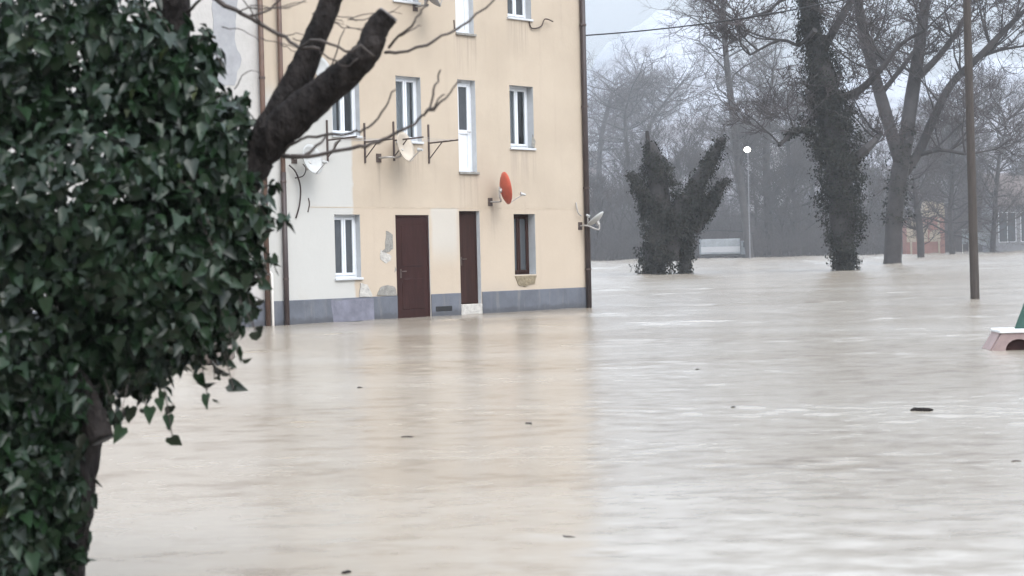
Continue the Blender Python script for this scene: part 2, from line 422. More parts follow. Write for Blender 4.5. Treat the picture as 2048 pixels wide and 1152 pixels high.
def hill_material():
    m = bpy.data.materials.new('snowy_wooded_hill'); m.use_nodes = True
    t = m.node_tree; b = t.nodes['Principled BSDF']; b.inputs['Roughness'].default_value = 0.95; b.inputs['Specular IOR Level'].default_value = 0.1
    v = mapped(t, (1, 1, 1)); a = noise(t, v, 0.012, 6, 0.7); f = noise(t, mapped(t, (1, 1, 0.4)), 0.06, 6, 0.75)
    s = t.nodes.new('ShaderNodeSeparateXYZ'); t.links.new(v, s.inputs[0])
    hz = smooth(t, s.outputs[2], 20, 130)
    k = mathn(t, 'ADD', mathn(t, 'MULTIPLY', a, 0.5), mathn(t, 'MULTIPLY', f, 0.5))
    k = mathn(t, 'ADD', k, mathn(t, 'MULTIPLY', hz, 0.16))
    c = mixc(t, smooth(t, k, 0.46, 0.70), (0.10, 0.09, 0.095), (0.285, 0.30, 0.335))
    t.links.new(c, b.inputs['Base Color']); return m
M_HILL = hill_material()
HB = P(1240, 130, 1000)
def hill_h(X, Y):
    t = np.clip((Y-640)/420, 0, 1); t = t*t*(3-2*t)
    A = np.exp(-((X-P(1255, 0, 1000).x)/55)**2)*92 + np.exp(-((X-P(1480, 0, 1000).x)/80)**2)*84
    B = np.exp(-((X-P(1000, 0, 1000).x)/140)**2)*80 + np.exp(-((X-P(2300, 0, 1000).x)/120)**2)*84 + np.exp(-((X-P(1780, 0, 1000).x)/110)**2)*66
    base = 46+np.clip(-X-100, 0, 600)*0.06
    return 3+t*(np.maximum(A, B)*0.85+base*0.42+5.0*wav(X, Y, 160, 5)+1.6*wav(X, Y, 34, 9))
terrain('snowy_hills', 600, 1250, -620, 820, 70, 240, hill_h, M_HILL, 'snow dusted wooded hills fading into the mist')

# ------------------------------------------------------------------ the cream house
OZ = ORG.copy(); OZ.z = 0.0
house = empty('flooded_house', OZ, FACE)
tag(house, 'cream rendered three storey house standing in the flood, with white patch and grey plinth', 'house')
def G(px, py, out=0.0):      # picture -> facade (x, z)
    return Fa(px, py, out)
HX0 = fx(529, 330); HX1 = fx(1171, 300); HTOP = 9.6; HDEP = 9.0
def rect(l, t_, r, b_):      # picture rectangle of an opening -> x0,x1,z0,z1
    cx, cy = (l+r)/2, (t_+b_)/2
    return fx(l, cy), fx(r, cy), fz(cx, b_), fz(cx, t_)
gw1 = rect(670, 429, 721, 556); gw2 = rect(1028.5, 428, 1071, 549)
d1 = rect(793, 430, 860, 645); d2 = rect(920, 422, 961, 608)
w1 = rect(664, 146, 719, 271); w2 = rect(792.5, 153, 842, 283); bd1 = rect(916.5, 160, 952, 344); w3 = rect(1020, 172, 1067, 296)
ST = w3[2]-gw2[2]; ST = 2.80
def upst(r, bottom=None):
    z0 = r[2]+ST if bottom is None else bottom
    return (r[0], r[1], z0, z0+(r[3]-r[2]))
w4 = rect(1017, -80, 1052, 36); bd2 = rect(911, -100, 949.5, 67)
w4 = (w3[0], w3[1], w4[2], w4[2]+w3[3]-w3[2]); bd2 = (bd1[0], bd1[1], bd2[2], bd2[2]+bd1[3]-bd1[2])
w5 = (w2[0], w2[1], fz(815, 3), fz(815, 3)+w2[3]-w2[2]); w6 = (w1[0], w1[1], w5[2], w5[2]+w1[3]-w1[2])
d1 = (d1[0], d1[1], -0.4, d1[3])
holes = [gw1, gw2, d1, d2, w1, w2, bd1, w3, w4, bd2, w5, w6]
def wall_holes(mb, x0, x1, z0, z1, holes, y=0.0):
    xs = sorted({x0, x1} | {h[k] for h in holes for k in (0, 1) if x0 < h[k] < x1})
    zs = sorted({z0, z1} | {h[k] for h in holes for k in (2, 3) if z0 < h[k] < z1})
    idx = {}
    def vid(a, b):
        if (a, b) not in idx: idx[(a, b)] = len(mb.v); mb.v.append((a, y, b))
        return idx[(a, b)]
    for a0, a1 in zip(xs, xs[1:]):
        for b0, b1 in zip(zs, zs[1:]):
            cx, cz = (a0+a1)/2, (b0+b1)/2
            if any(h[0] < cx < h[1] and h[2] < cz < h[3] for h in holes): continue
            mb.f.append((vid(a0, b0), vid(a1, b0), vid(a1, b1), vid(a0, b1)))
wm = MB(); wall_holes(wm, HX0, HX1, -1.5, HTOP, holes)
wm.quad((HX1, 0, -1.5), (HX1, HDEP, -1.5), (HX1, HDEP, HTOP), (HX1, 0, HTOP))
wm.quad((HX1, HDEP, -1.5), (HX0, HDEP, -1.5), (HX0, HDEP, HTOP), (HX1, HDEP, HTOP))
wm.quad((HX0, HDEP, -1.5), (HX0, 0, -1.5), (HX0, 0, HTOP), (HX0, HDEP, HTOP))
wm.build('wall', M_FAC, house)
rm = MB(); e = 0.5; hr = 1.9; ym = HDEP/2
rm.quad((HX0, -e, HTOP-0.03), (HX1+e, -e, HTOP-0.03), (HX1+e, ym, HTOP+hr), (HX0, ym, HTOP+hr))
rm.quad((HX1+e, HDEP+e, HTOP-0.03), (HX0, HDEP+e, HTOP-0.03), (HX0, ym, HTOP+hr), (HX1+e, ym, HTOP+hr))
rm.quad((HX0, -e, HTOP-0.06), (HX0, HDEP+e, HTOP-0.06), (HX1+e, HDEP+e, HTOP-0.06), (HX1+e, -e, HTOP-0.06))
rm.build('roof', M_ROOF, house)
# plinth in stretches between the doors
pz = lambda px, py: fz(px, py)
ZP = fz(1000, 582)
pm = MB()
for a, b in ((HX0+0.002, d1[0]-0.005), (d1[1]+0.01, d2[0]-0.01), (d2[1]+0.02, HX1-0.004)):
    pm.box(a, b, -0.022, 0.03, -1.4, ZP+rnd.uniform(-0.004, 0.004))
bevel(pm.build('plinth', M_PLINTH, house), 0.008)
# step under the narrow door
sm = MB(); sm.box(d2[0]-0.008, d2[1]+0.018, -0.016, 0.24, -1.4, d2[2]-0.004); bevel(sm.build('doorstep', M_MORTARL, house), 0.01)
# joint line between storeys
jm = MB(); zj = fz(900, 416); jm.box(fx(620, 424), HX1-0.15, -0.004, 0.01, zj-0.008, zj+0.008); jm.build('storey_joint', mat('joint', (0.42, 0.35, 0.27), 0.9, 0.3, 3), house)

def window(r, dep=0.2, curtain=False, sill=True, split=0.5, rmat=M_REVEAL, open_left=False, white=True):
    x0, x1, z0, z1 = r
    fm = M_WHITE if white else M_DOORB
    f = MB(); t = 0.055; y0, y1 = dep-0.03, dep+0.04
    f.box(x0, x0+t, y0, y1, z0, z1); f.box(x1-t, x1, y0, y1, z0, z1)
    f.box(x0+t, x1-t, y0, y1, z1-t, z1); f.box(x0+t, x1-t, y0, y1, z0, z0+t)
    fo = f.build('window', fm, house)
    xm = x0+(x1-x0)*split; s = 0.05
    for a, b in ((x0+t, xm-0.004), (xm+0.004, x1-t)):
        q = MB(); ya, yb = dep-0.05, dep+0.015
        q.box(a, a+s, ya, yb, z0+t, z1-t); q.box(b-s, b, ya, yb, z0+t, z1-t)
        q.box(a+s, b-s, ya, yb, z1-t-s, z1-t); q.box(a+s, b-s, ya, yb, z0+t, z0+t+s)
        bevel(q.build('sash', fm, fo), 0.004)
        g = MB(); g.box(a+s-0.004, b-s+0.004, dep-0.022, dep-0.014, z0+t+s-0.004, z1-t-s+0.004); g.build('pane', M_CLEAR if curtain else M_GLASS, fo)
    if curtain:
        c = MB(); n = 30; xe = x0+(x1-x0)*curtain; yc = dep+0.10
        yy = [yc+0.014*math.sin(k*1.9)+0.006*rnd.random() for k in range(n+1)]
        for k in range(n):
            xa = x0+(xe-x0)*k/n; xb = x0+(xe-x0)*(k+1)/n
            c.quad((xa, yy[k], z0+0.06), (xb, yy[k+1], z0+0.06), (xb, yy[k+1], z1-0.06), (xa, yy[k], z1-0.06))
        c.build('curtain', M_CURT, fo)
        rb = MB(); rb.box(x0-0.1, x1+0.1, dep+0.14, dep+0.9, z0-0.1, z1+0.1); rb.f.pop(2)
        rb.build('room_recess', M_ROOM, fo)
    rv = MB()
    rv.quad((x0, 0.0, z0), (x0, dep+0.05, z0), (x0, dep+0.05, z1), (x0, 0.0, z1))
    rv.quad((x1, dep+0.05, z0), (x1, 0.0, z0), (x1, 0.0, z1), (x1, dep+0.05, z1))
    rv.quad((x0, dep+0.05, z1), (x1, dep+0.05, z1), (x1, 0.0, z1), (x0, 0.0, z1))
    rv.quad((x0, 0.0, z0), (x1, 0.0, z0), (x1, dep+0.05, z0), (x0, dep+0.05, z0))
    rv.build('reveal', rmat, fo)
    if sill:
        k = MB(); k.box(x0-0.03, x1+0.03, -0.045, dep-0.055, z0-0.045, z0+0.004); bevel(k.build('sill', M_SILL, fo), 0.006)
    return fo
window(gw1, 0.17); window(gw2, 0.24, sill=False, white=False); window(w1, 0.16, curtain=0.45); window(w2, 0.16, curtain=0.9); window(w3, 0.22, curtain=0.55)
window(w4, 0.2); window(w5, 0.2); window(w6, 0.2)
def balcony_door(r, dep=0.17):
    x0, x1, z0, z1 = r
    f = MB(); t = 0.06
    f.box(x0, x0+t, dep-0.03, dep+0.04, z0, z1); f.box(x1-t, x1, dep-0.03, dep+0.04, z0, z1); f.box(x0+t, x1-t, dep-0.03, dep+0.04, z1-t, z1)
    fo = f.build('balcony_door', M_WHITE, house)
    a, b = x0+t+0.003, x1-t-0.003; zm = z0+(z1-z0)*0.44; s = 0.085
    q = MB(); q.box(a, a+s, dep-0.05, dep+0.02, z0+0.01, z1-t); q.box(b-s, b, dep-0.05, dep+0.02, z0+0.01, z1-t)
    q.box(a+s, b-s, dep-0.05, dep+0.02, z1-t-s, z1-t); q.box(a+s, b-s, dep-0.05, dep+0.02, zm-s/2, zm+s/2); q.box(a+s, b-s, dep-0.05, dep+0.02, z0+0.01, z0+0.01+s)
    bevel(q.build('leaf_frame', M_WHITE, fo), 0.004)
    p = MB(); p.box(a+s-0.004, b-s+0.004, dep-0.028, dep, z0+s, zm-s/2+0.004); p.build('panel', M_WHITE, fo)
    g = MB(); g.box(a+s-0.004, b-s+0.004, dep-0.024, dep-0.012, zm+s/2-0.004, z1-t-s+0.004); g.build('pane', M_GLASS, fo)
    h = MB(); h.tube([(b-0.03, dep-0.052, zm), (b-0.03, dep-0.10, zm), (b-0.14, dep-0.10, zm)], 0.011, 6); h.build('handle', M_GALV, fo)
    rv = MB()
    rv.quad((x0, 0, z0), (x0, dep+0.05, z0), (x0, dep+0.05, z1), (x0, 0, z1)); rv.quad((x1, dep+0.05, z0), (x1, 0, z0), (x1, 0, z1), (x1, dep+0.05, z1))
    rv.quad((x0, dep+0.05, z1), (x1, dep+0.05, z1), (x1, 0, z1), (x0, 0, z1)); rv.quad((x0, 0, z0), (x1, 0, z0), (x1, dep+0.05, z0), (x0, dep+0.05, z0))
    rv.build('reveal', M_SILL, fo)
    k = MB(); k.box(x0-0.02, x1+0.04, -0.05, dep-0.06, z0-0.05, z0+0.004); bevel(k.build('threshold', M_MORTAR, fo), 0.006)
balcony_door(bd1); balcony_door(bd2)
def metal_door(r, dep, m, name='door', panels=True):
    x0, x1, z0, z1 = r
    f = MB(); t = 0.05
    f.box(x0, x0+t, dep-0.02, dep+0.06, z0, z1); f.box(x1-t, x1, dep-0.02, dep+0.06, z0, z1); f.box(x0+t, x1-t, dep-0.02, dep+0.06, z1-t, z1)
    fo = bevel(f.build(name, m, house), 0.004)
    q = MB(); q.box(x0+t+0.003, x1-t-0.003, dep-0.012, dep+0.03, z0+0.01, z1-t-0.004); bevel(q.build('leaf', m, fo), 0.004)
    zs = (0.25, 0.95, 1.9)
    if panels:
        xa, xb = x0+t+0.12, x1-t-0.12
        for za, zb in ((max(z0, 0)+0.18, max(z0, 0)+0.82), (max(z0, 0)+1.08, z1-0.22)):
            p = MB(); p.box(xa, xb, dep-0.022, dep-0.01, za, zb); bevel(p.build('panel', m, fo), 0.008)
    h = MB(); zh = max(z0, 0)+0.98
    xh = x0+t+0.09
    h.tube([(xh, dep-0.012, zh), (xh, dep-0.06, zh), (xh+0.12, dep-0.06, zh)], 0.011, 6); h.build('handle', M_IRON, fo)
    kp = MB(); kp.box(xh-0.02, xh+0.02, dep-0.019, dep-0.01, zh-0.14, zh+0.05); kp.build('lock_plate', M_IRON, fo)
    rv = MB()
    rv.quad((x0, 0, z0), (x0, dep+0.05, z0), (x0, dep+0.05, z1), (x0, 0, z1)); rv.quad((x1, dep+0.05, z0), (x1, 0, z0), (x1, 0, z1), (x1, dep+0.05, z1))
    rv.quad((x0, dep+0.05, z1), (x1, dep+0.05, z1), (x1, 0, z1), (x0, 0, z1))
    rv.build('reveal', M_SILL, fo); return fo
metal_door(d1, 0.035, M_DOOR); metal_door(d2, 0.12, M_DOORB, panels=False)

def patch(name, pts, m, y0=-0.006, y1=0.004, sub=3, jit=0.012):
    q = [G(*p) for p in pts]; out = []
    for k in range(len(q)):
        a, b = q[k], q[(k+1) % len(q)]
        for s in range(sub):
            t = s/sub; out.append((a[0]+(b[0]-a[0])*t+rnd.uniform(-jit, jit), a[1]+(b[1]-a[1])*t+rnd.uniform(-jit, jit)))
    mb = MB(); mb.prism(out, y0, y1); return mb.build(name, m, house)
patch('bare_mortar_patch', [(772,461),(785,470),(787,497),(775,506),(764,503),(770,497)], M_MORTAR)
patch('bare_mortar_patch', [(761,499),(775,508),(784,512),(780,522),(770,527),(760,518)], M_MORTARL)
patch('bare_mortar_patch', [(754,590),(760,576),(774,569),(789,574),(793,592)], M_MORTAR, -0.026)
patch('bare_mortar_patch', [(717,594),(720,566),(733,570),(742,588),(744,594)], M_MORTARL, -0.026)
patch('bare_mortar_patch', [(790,533),(793,541),(789,545)], M_MORTAR, sub=2, jit=0.005)
patch('bare_mortar_patch', [(1030,552),(1072,550),(1069,567),(1050,573),(1036,570)], M_BRICKY, -0.02)
patch('bare_mortar_patch', [(1065,268),(1071,283),(1069,296),(1063,292)], M_MORTAR, sub=2, jit=0.008)
patch('plinth_repair', [(660,602),(712,596),(745,596),(748,640),(664,644)], mat('plinth_repair', (0.155, 0.155, 0.19), 0.8, 0.25, 4, 0.006, 20), -0.026, 0.0, jit=0.02)
vb = MB(); a = G(870, 613); b = G(903, 621); vb.box(a[0], b[0], -0.035, 0.0, b[1], a[1]); bevel(vb.build('air_vent', M_BLACK, house), 0.01)

# pipes -------------------------------------------------------------------
def downpipe(px, py, z0, z1, r, m, out=0.08, name='drainpipe', parent=house):
    x = fx(px, py)
    t = MB(); t.tube([(x, -out, z0), (x, -out, z1)], r, 12)
    o = t.build(name, m, parent, smooth=True)
    z = z0+1.9 if z0 < 0 else z0+0.6
    while z < z1:
        c = MB(); c.tube([(x, -out, z-0.02), (x, -out, z+0.02)], r*1.22, 12); c.box(x-0.012, x+0.012, -out+r, 0.01, z-0.015, z+0.015)
        c.build('bracket', M_IRON, o, smooth=False); z += 1.9
    return o
downpipe(561, 330, -1.0, HTOP, 0.048, M_PIPE)
xq = fx(567, 560)
t_ = MB(); t_.tube([(fx(561, 330), -0.081, -1.0), (fx(561, 330), -0.081, fz(561, 345))], 0.053, 12); t_.build('pipe_boot', M_PIPED, house, smooth=True)
downpipe(1166.5, 300, -1.0, HTOP, 0.066, M_PIPED, 0.075)

# neighbouring pale house to the left -------------------------------------------
nb = empty('neighbouring_house', OZ, FACE)
tag(nb, 'pale peeling terraced house half hidden behind the ivy, left of the drainpipes', 'house')
NX0 = HX0-7.0; NX1 = HX0-0.004
wm = MB(); wm.box(NX0, NX1, 0.03, 8.9, -1.5, 9.3); wm.build('wall', M_OLD, nb)
rm = MB(); rm.prism([(0, 0), (1, 0), (1, 1), (0, 1)], 0, 0.01) if False else None
rm = MB(); rm.quad((NX0, -0.4, 9.28), (NX1, -0.4, 9.28), (NX1, 4.5, 11.1), (NX0, 4.5, 11.1)); rm.quad((NX1, 9.4, 9.28), (NX0, 9.4, 9.28), (NX0, 4.5, 11.1), (NX1, 4.5, 11.1))
rm.quad((NX0, -0.4, 9.25), (NX0, 9.4, 9.25), (NX1, 9.4, 9.25), (NX1, -0.4, 9.25)); rm.build('roof', M_ROOF, nb)
pm = MB(); pm.box(NX0, NX1-0.003, 0.008, 0.05, -1.4, ZP); bevel(pm.build('plinth', M_PLINTH, nb), 0.008)
def npatch(name, pts, m, y0):
    q = [G(*p) for p in pts]; out = []
    for k in range(len(q)):
        a, b = q[k], q[(k+1) % len(q)]
        for s in range(4):
            t = s/4; out.append((a[0]+(b[0]-a[0])*t+rnd.uniform(-.02, .02), a[1]+(b[1]-a[1])*t+rnd.uniform(-.02, .02)))
    mb = MB(); mb.prism(out, y0, 0.035); return mb.build(name, m, nb)
npatch('bare_render_patch', [(425,-30),(482,-30),(474,30),(472,80),(484,120),(470,170),(430,168),(415,120),(428,60)], mat('bare_render', (0.30, 0.30, 0.31), 0.95, 0.15, 4), 0.022)
npatch('bare_render_patch', [(398,420),(470,380),(500,440),(470,520),(410,530)], mat('bare_render_low', (0.36, 0.34, 0.32), 0.95, 0.15, 4), 0.022)
x = fx(530, 300)-0.075
t = MB(); t.tube([(x, -0.06, -1), (x, -0.06, 9.3)], 0.052, 12); po = t.build('drainpipe', M_PIPE, nb, smooth=True)
for z in (1.0, 2.9, 4.8, 6.7):
    c = MB(); c.tube([(x, -0.06, z-0.02), (x, -0.06, z+0.02)], 0.064, 12); c.build('bracket', M_IRON, po)
t = MB(); t.tube([(x+0.12, -0.05, -1), (x+0.12, -0.05, 1.0), (x+0.12, 0.02, 1.05)], 0.03, 10); t.build('waste_pipe', M_PIPEW, nb, smooth=True)

# ------------------------------------------------------------------ satellite dishes
def dish(px, py, out, diam, normal, m, foot_px, label, cat='satellite dish', foot_out=0.0):
    """dish centre at the picture point, `out` metres in front of the facade; foot on the wall"""
    cx, cz = Fa(px, py, out)
    c = OZ + U*cx - INW*out + Vector((0, 0, cz))
    root = empty('satellite_dish', c); tag(root, label, cat, 'satellite dishes on the house')
    n = Vector(normal).normalized()
    X = n.orthogonal().normalized()
    zc = Vector((0, 0, 1)); Yv = (zc-n*zc.dot(n)).normalized(); X = Yv.cross(n)
    R = diam/2; rings = 5; seg = 28; mb = MB(); dep = 0.16*diam
    for sgn, off in ((1, 0.0), (-1, -0.012)):
        i0 = len(mb.v); mb.v.append(tuple(n*(off-dep)))
        for k in range(1, rings+1):
            rr = R*k/rings
            for q in range(seg):
                an = 2*math.pi*q/seg
                mb.v.append(tuple(X*(rr*0.92*math.cos(an))+Yv*(rr*math.sin(an))+n*(dep*((k/rings)**2-1)+off)))
        for q in range(seg):
            j = (q+1) % seg
            mb.f.append((i0, i0+1+q, i0+1+j) if sgn > 0 else (i0, i0+1+j, i0+1+q))
            for k in range(rings-1):
                a = i0+1+k*seg
                mb.f.append((a+q, a+seg+q, a+seg+j, a+j) if sgn > 0 else (a+q, a+j, a+seg+j, a+seg+q))
        if sgn > 0: rim0 = i0+1+(rings-1)*seg
        else:
            rim1 = i0+1+(rings-1)*seg
            for q in range(seg):
                j = (q+1) % seg; mb.f.append((rim0+q, rim1+q, rim1+j, rim0+j))
    mb.build('reflector', m, root, smooth=True)
    fxz = Fa(foot_px[0], foot_px[1], 0.0)
    ft = OZ + U*fxz[0] + Vector((0, 0, fxz[1])) - INW*0.005 - c
    bk = n*(-dep-0.05)
    el = ft - INW*max(0.12, out*0.75)
    el2 = Vector((bk.x, bk.y, el.z))
    a = MB(); a.tube(spline([ft, el, bk+Vector((0, 0, -0.16)), bk+Vector((0, 0, 0.05))], 5), 0.02, 8); a.build('mast', M_GALV, root, smooth=True)
    fp = MB(); pa = ft+INW*0.004
    for s in (0,):
        A = U*0.07; B = Vector((0, 0, 0.09)); Cc = -INW*0.012
        v = [pa-A-B, pa+A-B, pa+A+B, pa-A+B]; i = len(fp.v); fp.v += [tuple(p) for p in v]+[tuple(p+Cc) for p in v]
        fp.f += [(i, i+1, i+5, i+4), (i+1, i+2, i+6, i+5), (i+2, i+3, i+7, i+6), (i+3, i, i+4, i+7), (i+4, i+5, i+6, i+7)]
    fp.build('wall_plate', M_IRON, root)
    hb_ = MB(); hb_.tube([bk+Vector((0, 0, -0.05)), bk+n*0.06+Vector((0, 0, -0.02))], 0.045, 8); hb_.build('bracket', M_GALV, root)
    lp = n*(diam*0.55)+Vector((0, 0, -R*0.55))
    l = MB(); l.tube([n*(-0.02)-Yv*R*0.97, lp], 0.012, 6); l.build('feed_arm', M_GALV, root)
    l = MB(); l.tube([lp+n*0.05+Vector((0, 0, -0.02)), lp-n*0.03+Vector((0, 0, 0.01)), lp-n*0.07+Vector((0, 0, 0.03))], [0.025, 0.03, 0.04], 8); l.build('receiver', M_DISHW, root)
    return root
NR = (0.93, 0.34, 0.14)
dish(1013, 376, 0.42, 0.72, NR, M_RED, (980, 404), 'faded red satellite dish on a curved arm between the narrow door and right windows')
dish(812, 293, 0.42, 0.66, (0.80, -0.42, 0.25), M_DISHC, (757, 316), 'cream satellite dish just below the first floor window, behind the drying rack')
dish(626, 318, 0.36, 0.62, (0.75, -0.50, 0.25), M_DISHW, (588, 318), 'white satellite dish low on the white painted wall by the drainpipe')
dish(648, 143, 0.40, 0.62, (0.82, -0.45, 0.25), M_DISHW, (610, 165), 'white satellite dish framed between the two forked limbs')
dish(862, -12, 0.5, 0.66, (0.72, 0.1, 0.55), M_DISHG, (830, 14), 'grey satellite dish cut off by the top edge of the picture')
dish(1190, 437, 0.30, 0.50, (-0.62, 0.22, 0.80), M_DISHW, (1160, 452), 'white satellite dish seen edge on at the right corner of the house')

# ------------------------------------------------------------------ laundry brackets
def bracket(px, py_t, py_b, px_tip, py_tip, label):
    x, zt = Fa(px, py_t, 0.02); zb = Fa(px, py_b, 0.02)[1]
    root = empty('drying_rack_bracket', OZ, FACE); tag(root, label, 'rack bracket', 'iron drying rack brackets')
    za = Fa(px, (py_t*0.52+py_b*0.48), 0.02)[1]; L = 0.9
    m = MB(); m.box(x-0.018, x+0.018, -0.03, 0.002, zb, zt); bevel(m.build('upright', M_IRON, root), 0.003)
    m = MB(); m.tube([(x, -0.03, za), (x, -L, za+0.015)], 0.017, 6); m.build('arm', M_IRON, root)
    m = MB(); m.tube([(x, -0.03, zb+0.10), (x, -0.42, za)], 0.013, 6); m.build('brace', M_IRON, root)
    return root, x, za, L
B = [bracket(654, 240, 324, 0, 0, 'rusty drying rack bracket left of the leftmost first floor window'),
     bracket(729, 246, 326, 0, 0, 'rusty drying rack bracket right of the leftmost first floor window'),
     bracket(787, 243, 322, 0, 0, 'rusty drying rack bracket left of the second first floor window'),
     bracket(857, 249, 327, 0, 0, 'rusty drying rack bracket between the second window and the white balcony door')]
for (i, j, lb) in ((0, 1, 'thin washing lines strung below the leftmost first floor window'), (2, 3, 'thin washing lines strung below the second first floor window')):
    root = empty('washing_line', OZ, FACE); tag(root, lb, 'washing line')
    for k in range(4):
        y = -0.25-0.2*k; m = MB()
        xa, xb = B[i][1], B[j][1]; z = B[i][2]+0.02
        m.tube([(xa, y, z), ((xa+xb)/2, y, z-0.03), (xb, y, B[j][2]+0.02)], 0.0035, 4); m.build('line', M_GALV, root)

# cables on the wall
def wall_cable(pts, r, label, m=M_PIPED, out=0.02):
    q = []
    for p in pts:
        o = p[2] if len(p) > 2 else out
        a, z = Fa(p[0], p[1], o); q.append(OZ+U*a-INW*o+Vector((0, 0, z)))
    b = MB(); b.tube(spline(q, 5), r, 6); o = b.build('wall_cable', m, None, smooth=True); tag(o, label, 'cable'); return o
wall_cable([(578,330,.05),(592,345,.12),(601,375,.1),(599,410,.06),(592,436,.02)], 0.016, 'grey cable hanging in an arc down the white patch beside the drainpipe')
wall_cable([(590,356,.04),(606,352,.1),(612,338,.12),(606,328,.08)], 0.012, 'short curled cable end by the low white dish')
wall_cable([(1058,38,.02),(1063,56,.03),(1082,53,.05),(1090,38,.08),(1106,43,.1)], 0.016, 'bent cable kinked under the top right window', M_IRON)
wall_cable([(617,396,.01),(619,408,.01),(616,424,.01)], 0.012, 'short dark cable stub on the white painted wall', M_IRON)
wall_cable([(908,40,.01),(909,58,.01)], 0.014, 'short dark pipe stub left of the top floor balcony door', M_IRON)
wall_cable([(1152,405,.03),(1156,425,.08),(1163,432,.05)], 0.014, 'small looped cable beside the corner drainpipe', M_GALV)

# ------------------------------------------------------------------ utility pole and overhead wire
pb = W(1950, 598)
ptop = P(1932, -60, pb.y)
pole = empty('utility_pole', (pb.x, pb.y, 0)); tag(pole, 'weathered grey wooden utility pole rising out of the flood at right', 'pole')
m = MB(); d = ptop-pb; n = 10
m.tube([Vector((0, 0, -1.2))-d*0.02]+[d*(k/n) for k in range(n+1)], [0.108]+lerp_list([0.106, 0.088], n+1), 14, jitter=0.02)
m.build('shaft', M_POLE, pole, smooth=True)
m = MB(); m.tube([d*0.985+Vector((-0.09, 0, 0)), d*0.985+Vector((-0.2, 0, 0)), d*0.985+Vector((-0.2, 0, 0.08))], 0.014, 6); m.build('hook', M_IRON, pole)
m = MB(); q = d*0.985+Vector((-0.2, 0, 0.06)); m.tube([q, q+Vector((0, 0, 0.05)), q+Vector((0, 0, 0.1))], [0.03, 0.045, 0.025], 8); m.build('insulator', M_DISHW, pole)
a, z = Fa(1168, 71, 0.06); A = OZ+U*a-INW*0.06+Vector((0, 0, z)); Bp = pb+q
wpts = [A.lerp(Bp, t)+Vector((0, 0, -0.9*t*(1-t))) for t in np.linspace(0, 1, 24)]
m = MB(); m.tube(wpts, 0.016, 6); tag(m.build('overhead_cable', M_BLACK, None), 'thin overhead cable running from the house corner towards the pole', 'cable')

# ------------------------------------------------------------------ trees: generators
def spikes_mesh(name, S, m):
    """S rows: base xyz, tip xyz, radius -> three sided tapering twigs"""
    S = np.asarray(S, float); n = len(S)
    a, b, r = S[:, :3], S[:, 3:6], S[:, 6:7]
    d = b-a; d /= np.linalg.norm(d, axis=1, keepdims=True)+1e-9
    ref = np.where(np.abs(d[:, 2:3]) < 0.9, np.array([[0, 0, 1.0]]), np.array([[1.0, 0, 0]]))
    u = np.cross(d, ref); u /= np.linalg.norm(u, axis=1, keepdims=True); v = np.cross(d, u)
    V = np.empty((n, 6, 3))
    for k in range(3):
        an = 2*math.pi*k/3; o = u*math.cos(an)+v*math.sin(an)
        V[:, k] = a+o*r; V[:, 3+k] = b+o*r*0.35
    i = (np.arange(n)*6)[:, None]
    T = np.concatenate([i+np.array([[k, (k+1) % 3, 3+(k+1) % 3, 3+k]]) for k in range(3)], 0)
    return np_mesh(name, V.reshape(-1, 3), T, m)
def grow(mb, S, p, d, L, r, lvl, maxl, rg, wander=0.18, upb=0.12, nch=(4, 6), ratio=(0.5, 0.7), spread=0.75):
    """one branch; thick levels as tubes in mb, last levels as spikes in S"""
    n = 4 if lvl < 2 else 2
    pts = [p.copy()]; dirs = []
    for k in range(n):
        d = (d + Vector((rg.gauss(0, wander), rg.gauss(0, wander), rg.gauss(0, wander)+upb))).normalized()
        pts.append(pts[-1]+d*(L/n)); dirs.append(d.copy())
    if lvl <= 1: mb.tube(pts, lerp_list([r, r*0.45], n+1), 6 if lvl == 0 else 5, cap=False)
    else:
        for k in range(n):
            S.append((*pts[k], *pts[k+1], max(0.028, r*(1-0.3*k/n))))
    if lvl >= maxl: return
    for c in range(rg.randint(*nch)):
        t = rg.uniform(0.25, 1.0) if c else 1.0
        i = min(int(t*n), n-1); q = pts[i].lerp(pts[i+1], t*n-i)
        o = Vector((rg.gauss(0, 1), rg.gauss(0, 1), rg.gauss(0, 0.6)))
        nd = (dirs[i]*(1-spread*0.45)+o.normalized()*spread).normalized()
        grow(mb, S, q, nd, L*rg.uniform(*ratio), r*rg.uniform(0.42, 0.6), lvl+1, maxl, rg, wander, upb, nch, ratio, spread)

LEAF = np.array([(0, 0.10, 0.03), (-0.22, 0.22, 0.08), (-0.40, 0.02, 0.06), (-0.29, -0.36, 0.08), (0.02, -0.95, -0.24), (0.29, -0.36, 0.08), (0.40, 0.02, 0.06), (0.22, 0.22, 0.08), (0, -0.28, -0.08)], float)
LT = np.array([(0, 1, 8), (1, 2, 8), (2, 3, 8), (3, 4, 8), (4, 5, 8), (5, 6, 8), (6, 7, 8), (7, 0, 8)])
def leaf_frames(nrm, tip):
    z = nrm/np.linalg.norm(nrm, axis=1, keepdims=True)
    y = -(tip-z*np.sum(tip*z, 1, keepdims=True)); y /= np.linalg.norm(y, axis=1, keepdims=True)+1e-9
    x = np.cross(y, z); return np.stack([x, y, z], -1)     # columns
def leaf_cloud(pos, nrm, tip, size, shape=LEAF, tris=LT):
    R = leaf_frames(nrm, tip)
    V = np.einsum('nij,kj->nki', R, shape)*size[:, None, None]+pos[:, None, :]
    k = len(shape); T = (np.arange(len(pos))*k)[:, None, None]+tris[None]
    return V.reshape(-1, 3), T.reshape(-1, 3)
QL = np.array([(0, 0.5, 0), (-0.45, 0, 0.12), (0, -0.6, 0), (0.45, 0, 0.12)], float); QT = np.array([(0, 1, 2), (0, 2, 3)])

